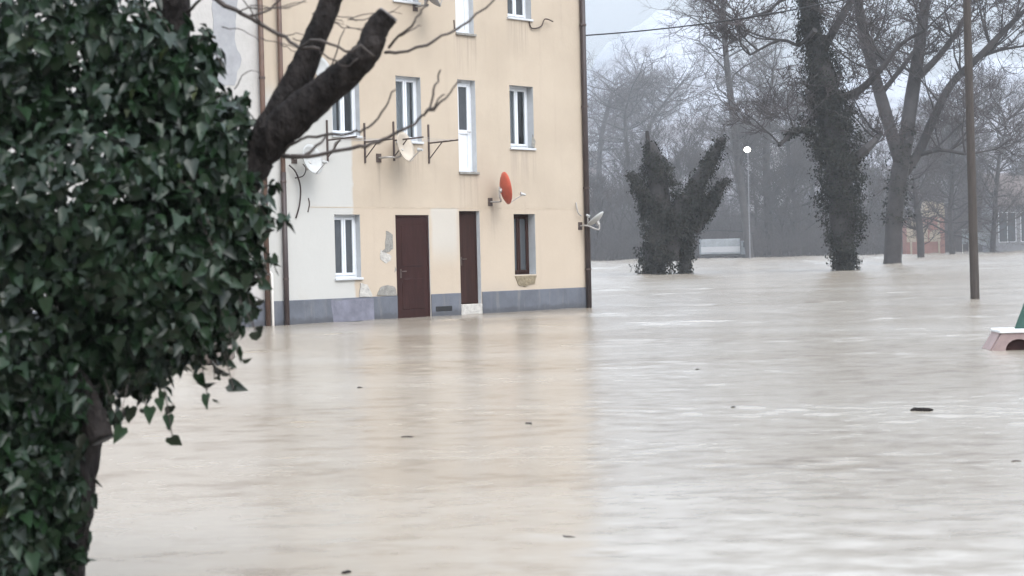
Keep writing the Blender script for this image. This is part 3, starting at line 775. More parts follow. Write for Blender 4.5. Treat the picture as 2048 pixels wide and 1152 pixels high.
def ivy_far(name, axis, radii, n, size, parent, seed, m=M_IVYF, fuzz=0.35):
    """leaves clothing a limb: axis polyline (local), radii"""
    r = np.random.default_rng(seed)
    A = np.array([tuple(p) for p in axis], float); L = np.linalg.norm(np.diff(A, axis=0), axis=1); cum = np.r_[0, np.cumsum(L)]
    wgt = np.interp(np.linspace(0, cum[-1], 200), cum, radii); pr = np.cumsum(wgt); pr /= pr[-1]
    s = np.interp(r.random(n), pr, np.linspace(0, cum[-1], 200))
    c = np.stack([np.interp(s, cum, A[:, k]) for k in range(3)], -1); R = np.interp(s, cum, radii)
    an = r.uniform(0, 2*math.pi, n)
    lump = 0.95+0.22*np.sin(an*2+s*1.3+seed)+0.18*np.sin(s*2.7+an*3)+0.16*np.sin(s*5.3-an*2+seed*2)+0.12*np.sin(s*9.1+an*5)+fuzz*np.abs(r.normal(0, 0.4, n))*(r.random(n) < 0.5)
    rr = R*lump*np.sqrt(r.uniform(0.45, 1.0, n))
    o = np.stack([np.cos(an), np.sin(an), np.zeros(n)], -1)
    pos = c+o*rr[:, None]+r.normal(0, 0.08, (n, 3))
    gap = np.sin(pos[:, 0]*2.9+seed)*np.sin(pos[:, 1]*3.1)+np.sin(pos[:, 2]*2.3+pos[:, 0]*1.7)*0.9+r.normal(0, 0.5, n); kp_ = gap > -0.75
    pos = pos[kp_]; o = o[kp_]; n = len(pos)
    nrm = o+np.array([0, 0, 0.5])+r.normal(0, 0.55, (n, 3)); tip = np.array([0, 0, -1.0])+r.normal(0, 0.5, (n, 3))
    sz = size*r.uniform(0.6, 1.4, n)
    V, T = leaf_cloud(pos, nrm, tip, sz, QL, QT)
    o = link(name, np_mesh(name, V, T, m, np.repeat(r.random(n), 4)), parent); tag(o, kind='stuff'); return o

def loc(base, px, py, Y): return P(px, py, Y)-base

# ------------------------------------------------------------------ big trees at right
# pollarded twin stump wrapped in ivy
def tree_root(px, py, label, name='tree', cat='tree', group=None):
    b = W(px, py); o = empty(name, b); tag(o, label, cat, group); return o, b
root, b = tree_root(1312, 549, 'squat pollarded tree wrapped in dark ivy with two stumpy crowns', 'pollarded_tree'); Y = b.y
limbs = [([(1305,575),(1312,500),(1320,420),(1312,330),(1300,285)], [36,34,36,30,10]),
         ([(1318,440),(1290,390),(1262,345)], [30,24,12]),
         ([(1370,560),(1372,500),(1378,430),(1400,360),(1428,310),(1446,275)], [14,20,28,26,18,8]),
         ([(1385,460),(1415,415),(1440,375),(1456,358)], [24,20,14,6]),
         ([(1340,520),(1352,450),(1366,390)], [28,32,20])]
k = Y/FPX
for i, (pts, rad) in enumerate(limbs):
    ax = [loc(b, px, py, Y+(0.6 if i in (2, 3) else 0)) for px, py in pts]
    ax = spline(ax, 3); rr = [r*k for r in lerp_list(rad, len(ax))]
    m = MB(); m.tube(ax, [r*0.62 for r in rr], 8, jitter=0.08); m.build('trunk' if i in (0, 2) else 'limb', M_BARKF, root, smooth=True)
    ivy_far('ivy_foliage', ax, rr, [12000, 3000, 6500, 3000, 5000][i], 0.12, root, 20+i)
m = MB(); m.tube([loc(b,1298,300,Y), loc(b,1294,262,Y)], [0.16, 0.1], 6); m.build('branch_stub', M_BARKF, root)

# tall ivy tree
root, b = tree_root(1688, 541, 'tall tree with ivy thick around its trunk, tallest beside the pollard', 'ivy_clad_tree'); Y = b.y; k = Y/FPX
main = [(1690,570),(1688,500),(1684,420),(1676,330),(1655,220),(1640,130),(1622,50),(1612,-20),(1600,-120)]
mr = [24,27,38,47,42,33,26,24,20]
ax = spline([loc(b, *p, Y) for p in main], 3); rr = [r*k for r in lerp_list(mr, len(ax))]
m = MB(); m.tube(ax, [min(r*0.7, 26*k) for r in rr], 10, jitter=0.06); m.build('trunk', M_BARKF, root, smooth=True)
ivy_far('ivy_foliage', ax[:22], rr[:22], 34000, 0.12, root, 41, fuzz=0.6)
for i, (pts, rad) in enumerate([([(1672,200),(1720,180),(1760,140),(1800,90),(1850,60)], [9,8,6,4,3]), ([(1640,110),(1680,40),(1710,-10),(1740,-60)], [10,8,7,5]),
                              ([(1620,260),(1590,262),(1560,290)], [7,6,3]), ([(1690,330),(1730,300),(1760,270)], [14,10,5]), ([(1630,60),(1600,90),(1560,80),(1500,110)], [6,4,3,2]), ([(1612,0),(1580,-20),(1540,20),(1480,40)], [6,4,3,2])]):
    a2 = spline([loc(b, *p, Y+rnd.uniform(-1.5, 1.5)) for p in pts], 3)
    m = MB(); m.tube(a2, [r*k for r in lerp_list(rad, len(a2))], 6, jitter=0.05); m.build('limb', M_BARKF, root)
    if i == 2: ivy_far('ivy_foliage', a2, [r*k*1.7 for r in lerp_list(rad, len(a2))], 900, 0.13, root, 50+i)
    S = []; mb = MB()
    for _ in range(5):
        q = a2[rnd.randint(len(a2)//2, len(a2)-1)]
        grow(mb, S, q, Vector((rnd.gauss(0, 1), rnd.gauss(0, .5), rnd.uniform(0, 1))).normalized(), rnd.uniform(1.5, 3.5), 0.06, 1, 4, rnd)
    tag(mb.build('branches', M_BARKF, root), kind='stuff'); link('twigs', spikes_mesh('twigs', S, M_TWIGF), root)['kind'] = 'stuff'

# three-stemmed tree leaning right
root, b = tree_root(1786, 527, 'bare three stemmed tree with one long limb leaning right past the pole', 'bare_tree'); Y = b.y; k = Y/FPX
stems = [('trunk', [(1784,545),(1786,500),(1790,420),(1800,340),(1814,260)], [20,18,17,18,15]),
         ('stem', [(1814,262),(1826,180),(1838,100),(1850,10),(1858,-80)], [14,14,12,10,8]),
         ('stem', [(1802,330),(1778,250),(1752,160),(1728,70),(1712,-20),(1700,-90)], [13,13,12,10,9,7]),
         ('stem', [(1808,350),(1840,300),(1870,230),(1905,165),(1960,112),(2010,60),(2060,10)], [9,10,9,8,7,6,4]),
         ('limb', [(1830,160),(1880,110),(1915,60),(1935,20),(1945,-40)], [8,6,5,4,3]),
         ('limb', [(1838,310),(1880,300),(1930,308)], [5,4,3]),
         ('limb', [(1760,190),(1800,140),(1830,100)], [6,5,4]),
         ('limb', [(1955,115),(2000,100),(2048,92)], [4,3,2])]
for nm, pts, rad in stems:
    a2 = spline([loc(b, *p, Y+rnd.uniform(-1, 1)*(0 if nm == 'trunk' else 1)) for p in pts], 3)
    m = MB(); m.tube(a2, [r*k for r in lerp_list(rad, len(a2))], 8, jitter=0.05); m.build(nm, M_BARKF, root, smooth=True)
    if nm != 'trunk':
        S = []; mb = MB()
        for _ in range(7):
            q = a2[rnd.randint(len(a2)//3, len(a2)-1)]
            grow(mb, S, q, Vector((rnd.gauss(0, 1), rnd.gauss(0, .5), rnd.uniform(0, 1.2))).normalized(), rnd.uniform(2, 5), 0.09, 1, 4, rnd)
        tag(mb.build('branches', M_BARKF, root), kind='stuff'); link('twigs', spikes_mesh('twigs', S, M_TWIGF), root)['kind'] = 'stuff'
ax = spline([loc(b, *p, Y) for p in stems[0][1]], 3)
ivy_far('ivy_foliage', ax[5:], [0.95]*len(ax[5:]), 900, 0.2, root, 77)

# slender trees that can be told apart
def slender(px0, py0, path, rad, label, nlat, Lr, seed, lvl=4, depth=None):
    bb = W(px0, py0) if depth is None else P(px0, py0, depth)
    rt = empty('bare_tree', bb); tag(rt, label, 'tree', 'slender bare trees at the far edge')
    Y = bb.y; k = Y/FPX; rg = random.Random(seed)
    a2 = spline([loc(bb, *p, Y) for p in path], 4)
    a2 = [a2[0]-Vector((0, 0, 1.2))]+a2
    m = MB(); m.tube(a2, [r*k*(1 if t < 0.8 else 1-(t-0.8)*4.5) for r, t in zip(lerp_list(rad, len(a2)), np.linspace(0, 1, len(a2)))], 7, jitter=0.04); m.build('trunk', M_BARKF, rt, smooth=True)
    S = []; mb = MB()
    for i in range(nlat*2):
        q = a2[rg.randint(len(a2)//4, len(a2)-1)]
        an = rg.uniform(0, 6.28); L1 = rg.uniform(*Lr)*max(1.0, Y/190)
        grow(mb, S, q, Vector((math.cos(an), math.sin(an)*0.6, rg.uniform(0.0, 0.8))).normalized(), L1, 0.03+0.018*L1, 1, lvl, rg, upb=0.06)
    tag(mb.build('branches', M_BARKF, rt), kind='stuff'); link('twigs', spikes_mesh('twigs', S, M_TWIGF), rt)['kind'] = 'stuff'
    return rt
slender(1500, 516, [(1500,516),(1488,420),(1474,310),(1462,200),(1450,90),(1446,0),(1440,-90)], [9,8,8,7,6,5,3], 'slender bare tree standing between the pollard and the street lamp, side branches spreading', 26, (2.5, 6), 3)
slender(1540, 514, [(1540,514),(1536,420),(1532,320),(1536,230),(1545,140)], [11,9,8,6,3], 'bare tree just right of the street lamp', 22, (2.5, 6), 4)
slender(1203, 517, [(1203,517),(1198,420),(1200,300),(1212,230),(1232,170)], [6,6,5,5,2], 'thin leaning bare tree next to the house corner', 20, (2, 5), 5)
slender(1330, 514, [(1330,514),(1300,380),(1292,280),(1318,220),(1360,170)], [5,5,5,4,2], 'bare tree with crooked top rising behind the pollard', 20, (2, 6), 6)
slender(1842, 515, [(1842,515),(1840,460),(1832,400),(1826,350)], [8,7,6,3], 'short bare tree in front of the red and cream kiosk', 16, (2, 4), 8, 3)
slender(1585, 513, [(1585,513),(1590,420),(1578,320),(1570,220)], [6,5,4,2], 'thin bare tree left of the tall ivy trunk', 20, (2, 6), 12)
slender(1985, 506, [(1985,506),(1990,420),(1998,320),(2015,240)], [6,5,4,2], 'thin bare tree right of the utility pole', 22, (2.5, 6), 13)
slender(1905, 509, [(1905,509),(1900,420),(1908,330),(1900,250)], [6,5,4,2], 'thin bare tree between the kiosk and the utility pole', 20, (2.5, 6), 14)
slender(1250, 517, [(1250,517),(1248,430),(1256,330),(1250,240),(1262,180)], [5,5,4,4,2], 'second thin bare tree from the house corner', 20, (2, 5), 15)

# copies of bare trees on the far bank
protos = []
for s in range(5):
    mb = MB(); S = []; rg = random.Random(100+s); Lh = rg.uniform(9, 12)
    grow(mb, S, Vector((0, 0, -0.8)), Vector((0, 0, 1)), Lh, 0.20, 0, 4, rg, wander=0.10, upb=0.25, nch=(6, 9), ratio=(0.42, 0.64), spread=0.7)
    protos.append((mb.mesh('trunk', M_BARKF), spikes_mesh('twigs', S, M_TWIGF)))
far_spots = [(1190,300,1.0),(1232,310,1.2),(1275,296,1.1),(1345,305,1.25),(1405,300,1.15),(1430,330,1.45),(1515,310,1.4),(1560,300,1.2),(1610,340,1.6),(1650,320,1.3),(1740,312,1.4),(1770,335,1.5),
             (1830,325,1.35),(1870,310,1.2),(1925,330,1.5),(1965,318,1.1),(2025,345,1.1),(2075,325,1.3)]
ORD = ['first', 'second', 'third', 'fourth', 'fifth', 'sixth', 'seventh', 'eighth', 'ninth', 'tenth', 'eleventh', 'twelfth', 'thirteenth', 'fourteenth', 'fifteenth', 'sixteenth', 'seventeenth', 'eighteenth']
for i, (px, Yd, sc) in enumerate(far_spots):
    bb = P(px, 510, Yd); bb.z = 0.5
    rt = empty('far_tree', bb, rnd.uniform(0, 6.28)); rt.scale = (sc, sc, sc)
    tag(rt, ORD[i]+' misty bare tree of the far bank row, counted from the house corner', 'tree', 'misty trees along the far bank')
    tm, tw = protos[i % 5]
    link('trunk', tm, rt); tag(link('twigs', tw, rt), kind='stuff')

# thicket: one uncountable mass of twigs
n = 15000
px = nrg.uniform(1100, 2170, n); Yd = nrg.uniform(292, 400, n)
zg = 0.2+np.clip(Yd-330, 0, 140)*0.06
k_ = np.sin(px/37.0)+np.sin(px/91.0+1)+0.7*np.sin(px/17.0)
hh = nrg.uniform(1.5, 5.5, n)+np.clip((Yd-300)/60, 0, 1)*nrg.uniform(0, 7.5, n)*(0.75+0.16*k_)
base = np.array([tuple(P(a, 510, b)) for a, b in zip(px, Yd)]); base[:, 2] = zg-0.4
top = base+np.stack([nrg.normal(0, 0.8, n), nrg.normal(0, 0.8, n), hh+0.4], -1)
S = [np.hstack([base, top, np.full((n, 1), 0.06)])]
for q in range(6):
    t = nrg.uniform(0.25, 0.95, (n, 1)); a = base+(top-base)*t
    S.append(np.hstack([a, a+np.stack([nrg.normal(0, 1.0, n), nrg.normal(0, 1.0, n), nrg.uniform(0.3, 2.2, n)], -1), np.full((n, 1), 0.035)]))
S = np.concatenate(S)
tag(link('thicket', spikes_mesh('thicket', S, M_TWIGF)), 'tangled grey brown brushwood along the far bank', 'brushwood', kind='stuff')

# ------------------------------------------------------------------ far bank things
def far_house(px, Yd, w_, d_, h_, rh, rz, wall_m, roof_m, label, wins, z0=0.3):
    c = P(px, 505, Yd); rt = empty('far_house', (c.x, c.y, z0), rz); tag(rt, label, 'house')
    m = MB(); m.box(-w_/2, w_/2, 0, d_, -1.5, h_); i = len(m.v)
    m.v += [(-w_/2, 0, h_), (-w_/2, d_, h_), (-w_/2, d_/2, h_+rh), (w_/2, 0, h_), (w_/2, d_, h_), (w_/2, d_/2, h_+rh)]
    m.f += [(i, i+2, i+1), (i+3, i+4, i+5)]; m.build('wall', wall_m, rt)
    e = 0.5; s = rh/(d_/2)
    m = MB()
    for sg in (0, 1):
        ya, za = (-e, h_-e*s) if sg == 0 else (d_+e, h_-e*s)
        for (dz0, dz1) in ((0.02, 0.2),):
            A = [(-w_/2-e, ya, za+dz0), (w_/2+e, ya, za+dz0), (w_/2+e, d_/2, h_+rh+dz0), (-w_/2-e, d_/2, h_+rh+dz0)]
            Bq = [(x, y, z+dz1) for x, y, z in A]; i = len(m.v); m.v += A+Bq
            m.f += [(i, i+3, i+2, i+1), (i+4, i+5, i+6, i+7), (i, i+1, i+5, i+4), (i+1, i+2, i+6, i+5), (i+3, i, i+4, i+7)]
    ro = m.build('roof', roof_m, rt)
    m = MB(); m.box(w_*0.2, w_*0.2+0.6, d_*0.35, d_*0.35+0.6, h_+rh*0.5, h_+rh+0.8); m.build('chimney', wall_m, ro)
    for (x, z, ww, wh) in wins:
        f = MB(); f.box(x-ww/2-0.08, x+ww/2+0.08, -0.06, 0.02, z-0.08, z+wh+0.08); fo = f.build('window', M_WHITE, rt)
        g = MB(); g.box(x-ww/2, x-0.04, -0.075, -0.05, z, z+wh); g.build('pane', M_GLASS, fo)
        g = MB(); g.box(x+0.04, x+ww/2, -0.075, -0.05, z, z+wh); g.build('pane', M_GLASS, fo)
    return rt
M_FWALL = mat('far_white_wall', (0.40, 0.39, 0.39), 0.9, 0.1, 0.5)
M_FWALL2 = mat('far_pink_wall', (0.30, 0.25, 0.24), 0.9, 0.1, 0.5)
M_FGREY = mat('far_grey_wall', (0.16, 0.16, 0.17), 0.9, 0.15, 0.5)
M_FROOF = mat('far_dark_roof', (0.11, 0.09, 0.085), 0.9, 0.2, 0.5)
M_SNOW = mat('snowy_roof', (0.42, 0.42, 0.44), 0.9, 0.06, 0.5)
far_house(2062, 270, 11, 8, 7.6, 4.2, 0.0, M_FGREY, M_FROOF, 'low grey house under a dark roof at the right edge', [(-3.7, 1.4, 2.6, 4.6), (-0.2, 1.4, 2.6, 4.6), (3.4, 1.4, 2.6, 4.6)])
far_house(1150, 470, 15, 10, 30, 6, 0.15, M_FWALL2, M_SNOW, 'tall pink house with a snowy roof peeping out behind the house corner', [(5, 20, 1.6, 2.2), (2, 20, 1.6, 2.2), (5, 25, 1.6, 2.2), (2, 25, 1.6, 2.2)])
far_house(1975, 430, 12, 9, 14, 5, -0.2, M_FWALL2, M_FROOF, 'pink far house between the pole and the right edge', [(-3, 8, 1.6, 2.2), (0, 8, 1.6, 2.2), (3, 8, 1.6, 2.2)])
far_house(1545, 560, 14, 9, 36, 6, 0.2, M_FWALL, M_SNOW, 'pale far house with a snowy roof on the slope behind the lamp', [(-3, 25, 1.6, 2.2), (0, 25, 1.6, 2.2), (3, 25, 1.6, 2.2), (0, 30, 1.6, 2.2)])

# white lorry body half sunk on the bank
M_LORRY = mat('dull_white_paint', (0.19, 0.205, 0.215), 0.6, 0.3, 0.8)
b = P(1445, 512, 283); tr = empty('white_lorry', (b.x, b.y, 0.0), 0.0); tag(tr, 'white box lorry parked on the far bank right of the pollard', 'lorry')
m = MB(); m.box(-3.6, 3.0, 0, 2.3, 0.75, 3.3); bevel(m.build('cargo_box', M_LORRY, tr), 0.08)
m = MB(); m.prism([(3.1, 0.6), (4.9, 0.6), (4.9, 1.7), (4.5, 2.9), (3.1, 2.9)], 0.1, 2.2); bevel(m.build('cab', M_LORRY, tr), 0.06)
m = MB(); m.prism([(3.5, 1.8), (4.6, 1.8), (4.35, 2.65), (3.5, 2.65)], 0.06, 0.11); m.build('side_window', M_GLASS, tr)
m = MB(); m.box(-3.6, 4.9, 0.2, 2.1, 0.45, 0.72); m.build('chassis', M_BLACK, tr)
m = MB(); m.box(-3.55, 2.95, -0.03, 0.01, 1.1, 2.0); m.build('side_stripe', M_DISHG, tr)
m = MB(); m.tube([(-4.6, -0.3, 4.6), (-1, -0.3, 4.75), (3.4, -0.3, 4.45), (5.2, -0.3, 4.1)], 0.10, 6); m.build('roof_bar', M_BLACK, tr)
for xx in (-2.4, 3.9):
    for yy in (0.15, 2.0):
        m = MB(); m.tube([(xx, yy, 0.45), (xx, yy+0.25, 0.45)], 0.48, 16); m.build('wheel', M_BLACK, tr)

# red and cream kiosk
M_KRED = mat('kiosk_red', (0.24, 0.12, 0.10), 0.7, 0.15, 1)
M_KCR = mat('kiosk_cream', (0.34, 0.28, 0.21), 0.7, 0.15, 1)
b = P(1850, 509, 275); ks = empty('kiosk', (b.x, b.y, 0.0), 0.0); tag(ks, 'small red and cream playground kiosk with arched panels beyond the leaning tree', 'kiosk')
m = MB(); m.box(-2.9, 3.3, 0.2, 3, -0.5, 6.0); m.build('wall', M_KRED, ks)
for xx, wd, hh in ((-2.1, 0.75, 5.0), (-0.3, 0.85, 4.2), (1.7, 0.9, 3.0)):
    poly = [(xx-wd, 2.0), (xx+wd, 2.0)]+[(xx+wd*math.cos(a), hh+wd*math.sin(a)) for a in np.linspace(0, math.pi, 12)]
    m = MB(); m.prism(poly, 0.12, 0.22); m.build('arched_panel', M_KCR, ks)
m = MB(); m.prism([(-0.2, 6.02), (3.4, 6.02), (3.2, 8.2), (0.3, 8.6)], 0.1, 2.6); m.build('gable', M_KCR, ks)
m = MB(); m.prism([(-3.1, 6.02), (-0.25, 6.02), (-1.0, 7.6), (-2.6, 7.8)], 0.15, 2.6); m.build('gable', M_FGREY, ks)
m = MB()
for xx in (-2.2, 2.3): m.tube([(xx, 0.05, -0.5), (xx, 0.05, 6)], 0.16, 8)
m.build('posts', M_KCR, ks)

# white boards
for px_, wd, z0, z1, lb in ((1962, 3.4, 1.3, 3.6, 'white board on posts just right of the utility pole'), (1932, 1.2, 1.5, 3.8, 'narrow white board left of the utility pole')):
    b = P(px_, 508, 262); rt = empty('notice_board', (b.x, b.y, 0.0)); tag(rt, lb, 'board')
    m = MB(); m.box(-wd/2, wd/2, -0.05, 0.0, z0, z1); bevel(m.build('panel', M_LORRY, rt), 0.02)
    for xx in (-wd/2+0.1, wd/2-0.1):
        m = MB(); m.tube([(xx, 0.06, -0.8), (xx, 0.06, z1)], 0.05, 6); m.build('post', M_GALV, rt)
# street lamp, lit
b = P(1500, 512, 240); lp = empty('street_lamp', (b.x, b.y, 0.0)); tag(lp, 'lit street lamp glowing white between the slender bare trees', 'street lamp')
hz_ = P(1497, 300, 240).z
m = MB(); m.tube([(0, 0, -1), (0, 0, hz_-0.4), (-0.05, -0.15, hz_), (-0.2, -0.5, hz_+0.15)], [0.08, 0.06, 0.05, 0.04], 8); m.build('post', M_FGREY, lp)
m = MB(); m.tube([(-0.2, -0.45, hz_+0.15), (-0.2, -0.9, hz_+0.18)], [0.2, 0.28], 10); m.build('head', M_DISHG, lp)
M_LAMP = bpy.data.materials.new('lamp_glow'); M_LAMP.use_nodes = True
bb = M_LAMP.node_tree.nodes['Principled BSDF']; bb.inputs['Emission Color'].default_value = (1, 0.97, 0.9, 1); bb.inputs['Emission Strength'].default_value = 9.0
m = MB(); rings = []
c = Vector((-0.2, -0.9, hz_)); ns, nr = 12, 7
for i in range(nr+1):
    ph = math.pi*i/nr; rr_ = 0.46*math.sin(ph)+0.002
    for q in range(ns): m.v.append((c.x+rr_*math.cos(2*math.pi*q/ns), c.y+rr_*math.sin(2*math.pi*q/ns), c.z-0.36*math.cos(ph)))
for i in range(nr):
    for q in range(ns): m.f.append((i*ns+q, i*ns+(q+1) % ns, (i+1)*ns+(q+1) % ns, (i+1)*ns+q))
m.build('globe', M_LAMP, lp, smooth=True)

# ------------------------------------------------------------------ low stones by the ivy
wl = empty('low_stone_wall', W(420, 728)); tag(wl, 'low wet stone wall end sticking out of the water beside the ivy', 'wall')
bw = W(420, 728); Y = bw.y
def boulder(c, rx, ry, rz, m, parent, seed, name='stone'):
    r = random.Random(seed); mb = MB(); ns, nr = 12, 8; f = [r.uniform(0, 6.28) for _ in range(6)]
    for i in range(nr+1):
        ph = math.pi*i/nr
        for q in range(ns):
            th = 2*math.pi*q/ns
            k = 1+0.10*math.sin(2*th+f[0])*math.sin(ph)+0.08*math.sin(3*th+f[1]+2*ph)+0.06*math.sin(5*ph+f[2])
            e = 0.7
            sx_ = math.copysign(abs(math.sin(ph)*math.cos(th))**e, math.sin(ph)*math.cos(th)); sy_ = math.copysign(abs(math.sin(ph)*math.sin(th))**e, math.sin(ph)*math.sin(th)); sz_ = math.copysign(abs(math.cos(ph))**e, math.cos(ph))
            mb.v.append((c.x+rx*k*sx_, c.y+ry*k*sy_, c.z-rz*k*sz_))
    for i in range(nr):
        for q in range(ns): mb.f.append((i*ns+q, i*ns+(q+1) % ns, (i+1)*ns+(q+1) % ns, (i+1)*ns+q))
    return mb.build(name, m, parent, smooth=True)
for i, (px, py, rx, rz) in enumerate([(445,702,0.13,0.16),(408,694,0.16,0.22),(365,700,0.18,0.2),(315,690,0.2,0.24),(262,695,0.2,0.22),(210,690,0.2,0.24)]):
    boulder(loc(bw, px, py, Y+0.1*i), rx, 0.25, rz, M_ROCK if i != 2 else M_MORTARL, wl, 60+i)

# ------------------------------------------------------------------ half sunk thing at the right edge
M_PINK = mat('weathered_pink_board', (0.27, 0.20, 0.19), 0.6, 0.2, 8, 0.003, 30)
M_WTOP = mat('white_board_top', (0.66, 0.66, 0.66), 0.5, 0.08, 6)
M_MAROON = mat('dark_maroon', (0.05, 0.018, 0.016), 0.7, 0.3, 6)
M_GREEN = mat('dark_green_panel', (0.03, 0.075, 0.06), 0.5, 0.2, 4)
bs = W(1985, 701); k = bs.y/FPX
sk = empty('sunken_bench', bs, math.radians(-4)); tag(sk, 'half sunk pinkish bench end with white top and dark arched opening at the right edge', 'bench')
prof = [(0, -0.25), (0, 0.0), (18*k, 40*k), (30*k, 46*k), (200*k, 40*k), (210*k, -0.25)]
arch = [(52*k+26*k*math.cos(a), 0.0+24*k*math.sin(a)) for a in np.linspace(math.pi, 0, 12)]
front = [(0, 0), (20*k, 36*k), (200*k, 32*k), (205*k, 0)]
# front with an arched opening: strip mesh between arch and outline
m = MB()
outl = [(0, -0.25), (0, 0)]+[(20*k*t, 36*k*t) for t in np.linspace(0.25, 1, 5)]+[(20*k+180*k*t, 36*k-4*k*t) for t in np.linspace(0.1, 1, 10)]+[(205*k, 0), (205*k, -0.25)]
ins = [(26*k, -0.25)]+[(52*k-26*k*math.cos(a), 22*k*math.sin(a)) for a in np.linspace(0, math.pi, 10)]+[(78*k, -0.25)]
poly = outl+ins[::-1]
m.prism(poly, 0.0, 0.04); m.build('front_panel', M_PINK, sk)
m = MB(); m.prism([(24*k, -0.25), (24*k, 28*k), (80*k, 27*k), (80*k, -0.25)], 0.10, 0.14); m.build('back_board', M_MAROON, sk)
m = MB(); m.box(14*k, 205*k, -0.02, 0.5, 34*k, 41*k); bevel(m.build('top_board', M_WTOP, sk), 0.008)
m = MB(); i = 0
m.v += [(0, 0.042, -0.25), (0, 0.5, -0.25), (0, 0.5, 0), (0, 0.042, 0), (20*k, 0.5, 34*k-0.005), (20*k, 0.042, 34*k-0.005)]; m.f += [(0, 1, 2, 3), (3, 2, 4, 5)]
so_ = m.build('side_panel', M_PINK, sk); so_.modifiers.new('solid', 'SOLIDIFY').thickness = 0.02
m = MB(); m.prism([(52*k, 41*k), (85*k, 41*k), (128*k, 150*k), (95*k, 150*k)], 0.2, 0.24); bevel(m.build('backrest', M_GREEN, sk), 0.006)

# ------------------------------------------------------------------ floating debris
def drift(px, py, Lp, Hp, label, ang=0.1, m=M_BARK, seed=0):
    c = W(px, py); k = c.y/FPX; r = random.Random(seed); L = Lp*k; R = Hp*k/2
    mb = MB(); n = 7
    pts = [Vector((L*(i/(n-1)-0.5), 0.15*L*math.sin(i*0.9+seed), R*0.35+0.1*R*math.sin(i*1.7))) for i in range(n)]
    mb.tube(pts, [R*s for s in (0.25, 0.8, 1, 1.1, 0.95, 0.6, 0.2)], 7, jitter=0.2)
    o = mb.build('driftwood', m, None, smooth=True); o.location = (c.x, c.y, 0); o.rotation_euler = (0, 0, ang); tag(o, label, 'driftwood', 'small wood drifting on the water'); return o
drift(1845, 822, 46, 11, 'dark lump of driftwood floating at right, largest of the floating bits', 0.2, seed=1)
drift(1135, 1074, 36, 5, 'thin brown stick floating in the lower middle', -0.8, M_TWIG, 2)
drift(693, 1146, 20, 8, 'dark bit of wood floating at the bottom edge', 0.1, seed=3)
drift(1058, 848, 22, 5, 'small crooked stick floating in the middle of the water', -1.2, M_TWIG, 4)
drift(2032, 923, 20, 4, 'thin dark stick floating at the right edge below the bench', 0.0, M_TWIG, 5)
drift(815, 874, 26, 3, 'sliver of wood floating left of the crooked stick', 0.0, M_TWIG, 6)
drift(720, 776, 12, 4, 'tiny wood chip floating below the brown door', 0.1, M_TWIG, 7)
drift(1395, 740, 9, 4, 'tiny dark chip floating right of the house corner', 0.1, M_BARK, 8)
drift(1467, 815, 10, 4, 'tiny dark chip floating in the open water at right', 0.1, M_BARK, 9)

# ------------------------------------------------------------------ foreground tree
TD = 6.3
tb = W(105, 1230); tb = Vector((P(105, 1152, TD).x, TD, 0))
ft = empty('forked_tree', tb); tag(ft, 'dark forked tree with a sawn off limb rising out of the ivy at left', 'tree')
kk = TD/FPX
def fp(px, py, dy=0.0): return P(px, py, TD+dy)-tb
def limb(name, pts, rad, sides=14, m=M_BARK, jit=0.075, sub=7, cap=True):
    ax = spline([fp(*p) for p in pts], sub); r = [q*kk for q in lerp_list(rad, len(ax))]
    mb = MB(); mb.tube(ax, r, sides, jitter=jit, cap=cap); return mb.build(name, m, ft, smooth=True)
limb('trunk', [(95,1420,0),(105,1180,0),(135,1000,0),(150,850,0.02),(200,680,0.1),(330,500,0.2),(450,390,0.2),(520,310,0.2)], [70,60,52,58,60,56,50,34], 16)
limb('limb', [(455,400,.22),(500,335,.2),(545,262,.2),(590,170,.2),(630,80,.2),(662,0,.2),(690,-90,.2)], [20,34,38,30,25,22,20], 14)
limb('limb', [(440,400,.22),(510,318,.2),(575,245,.15),(640,190,.1),(700,140,.05),(738,98,0),(752,60,0),(776,30,0)], [20,36,40,35,30,26,25,22], 14)
c0 = fp(776, 30, 0); dd = (fp(776, 30, 0)-fp(760, 52, 0)).normalized()
mb = MB(); mb.tube([c0+dd*0.0005, c0+dd*0.006], [22*kk*0.97, 22*kk*0.9], 14, jitter=0.05); mb.build('cut_face', M_CUT, ft)
limb('stem', [(345,-80,.25),(347,20,.25),(345,110,.25),(320,300,.25),(260,500,.2),(190,720,.1)], [36,34,34,38,44,50], 12)
limb('stub', [(140,760,-.25),(170,800,-.28),(205,880,-.32)], [30,27,24], 10)
c1 = fp(205, 880, -.32); d1_ = (fp(205, 880, -.32)-fp(190, 845, -.31)).normalized(); mb = MB(); mb.tube([c1+d1_*0.0005, c1+d1_*0.004], [22*kk, 20*kk], 10); mb.build('cut_face', M_BLACK, ft)
limb('stub', [(150,930,-.1),(155,1010,-.12),(150,1095,-.12)], [30,26,22], 10)
limb('stub', [(-30,1100,-.3),(0,1120,-.32),(8,1160,-.32)], [24,24,22], 10)
def twig(pts, r0, r1, m=M_TWIG):
    ax = spline([fp(*p) for p in pts], 3); mb = MB()
    ax = [ax[0]]+[p+Vector((rnd.gauss(0, 2.0), rnd.gauss(0, 3.0), rnd.gauss(0, 2.0)))*kk for p in ax[1:]]
    mb.tube(ax, [q*kk for q in lerp_list([r0, r1], len(ax))], 6, jitter=0.12); mb.build('twig', m, ft, smooth=True)
twig([(566,312,.1),(600,312,0),(650,307,-.05),(700,298,-.1),(745,287,-.1),(775,276,-.1),(808,260,-.15),(838,240,-.15),(855,222,-.2),(866,190,-.2),(875,160,-.2),(878,142,-.2)], 4.6, 1.6)
twig([(852,226,-.2),(875,212,-.2),(898,190,-.2),(920,160,-.2)], 3, 1.5)
twig([(855,222,-.2),(872,205,-.2),(888,188,-.2)], 2.2, 1.2)
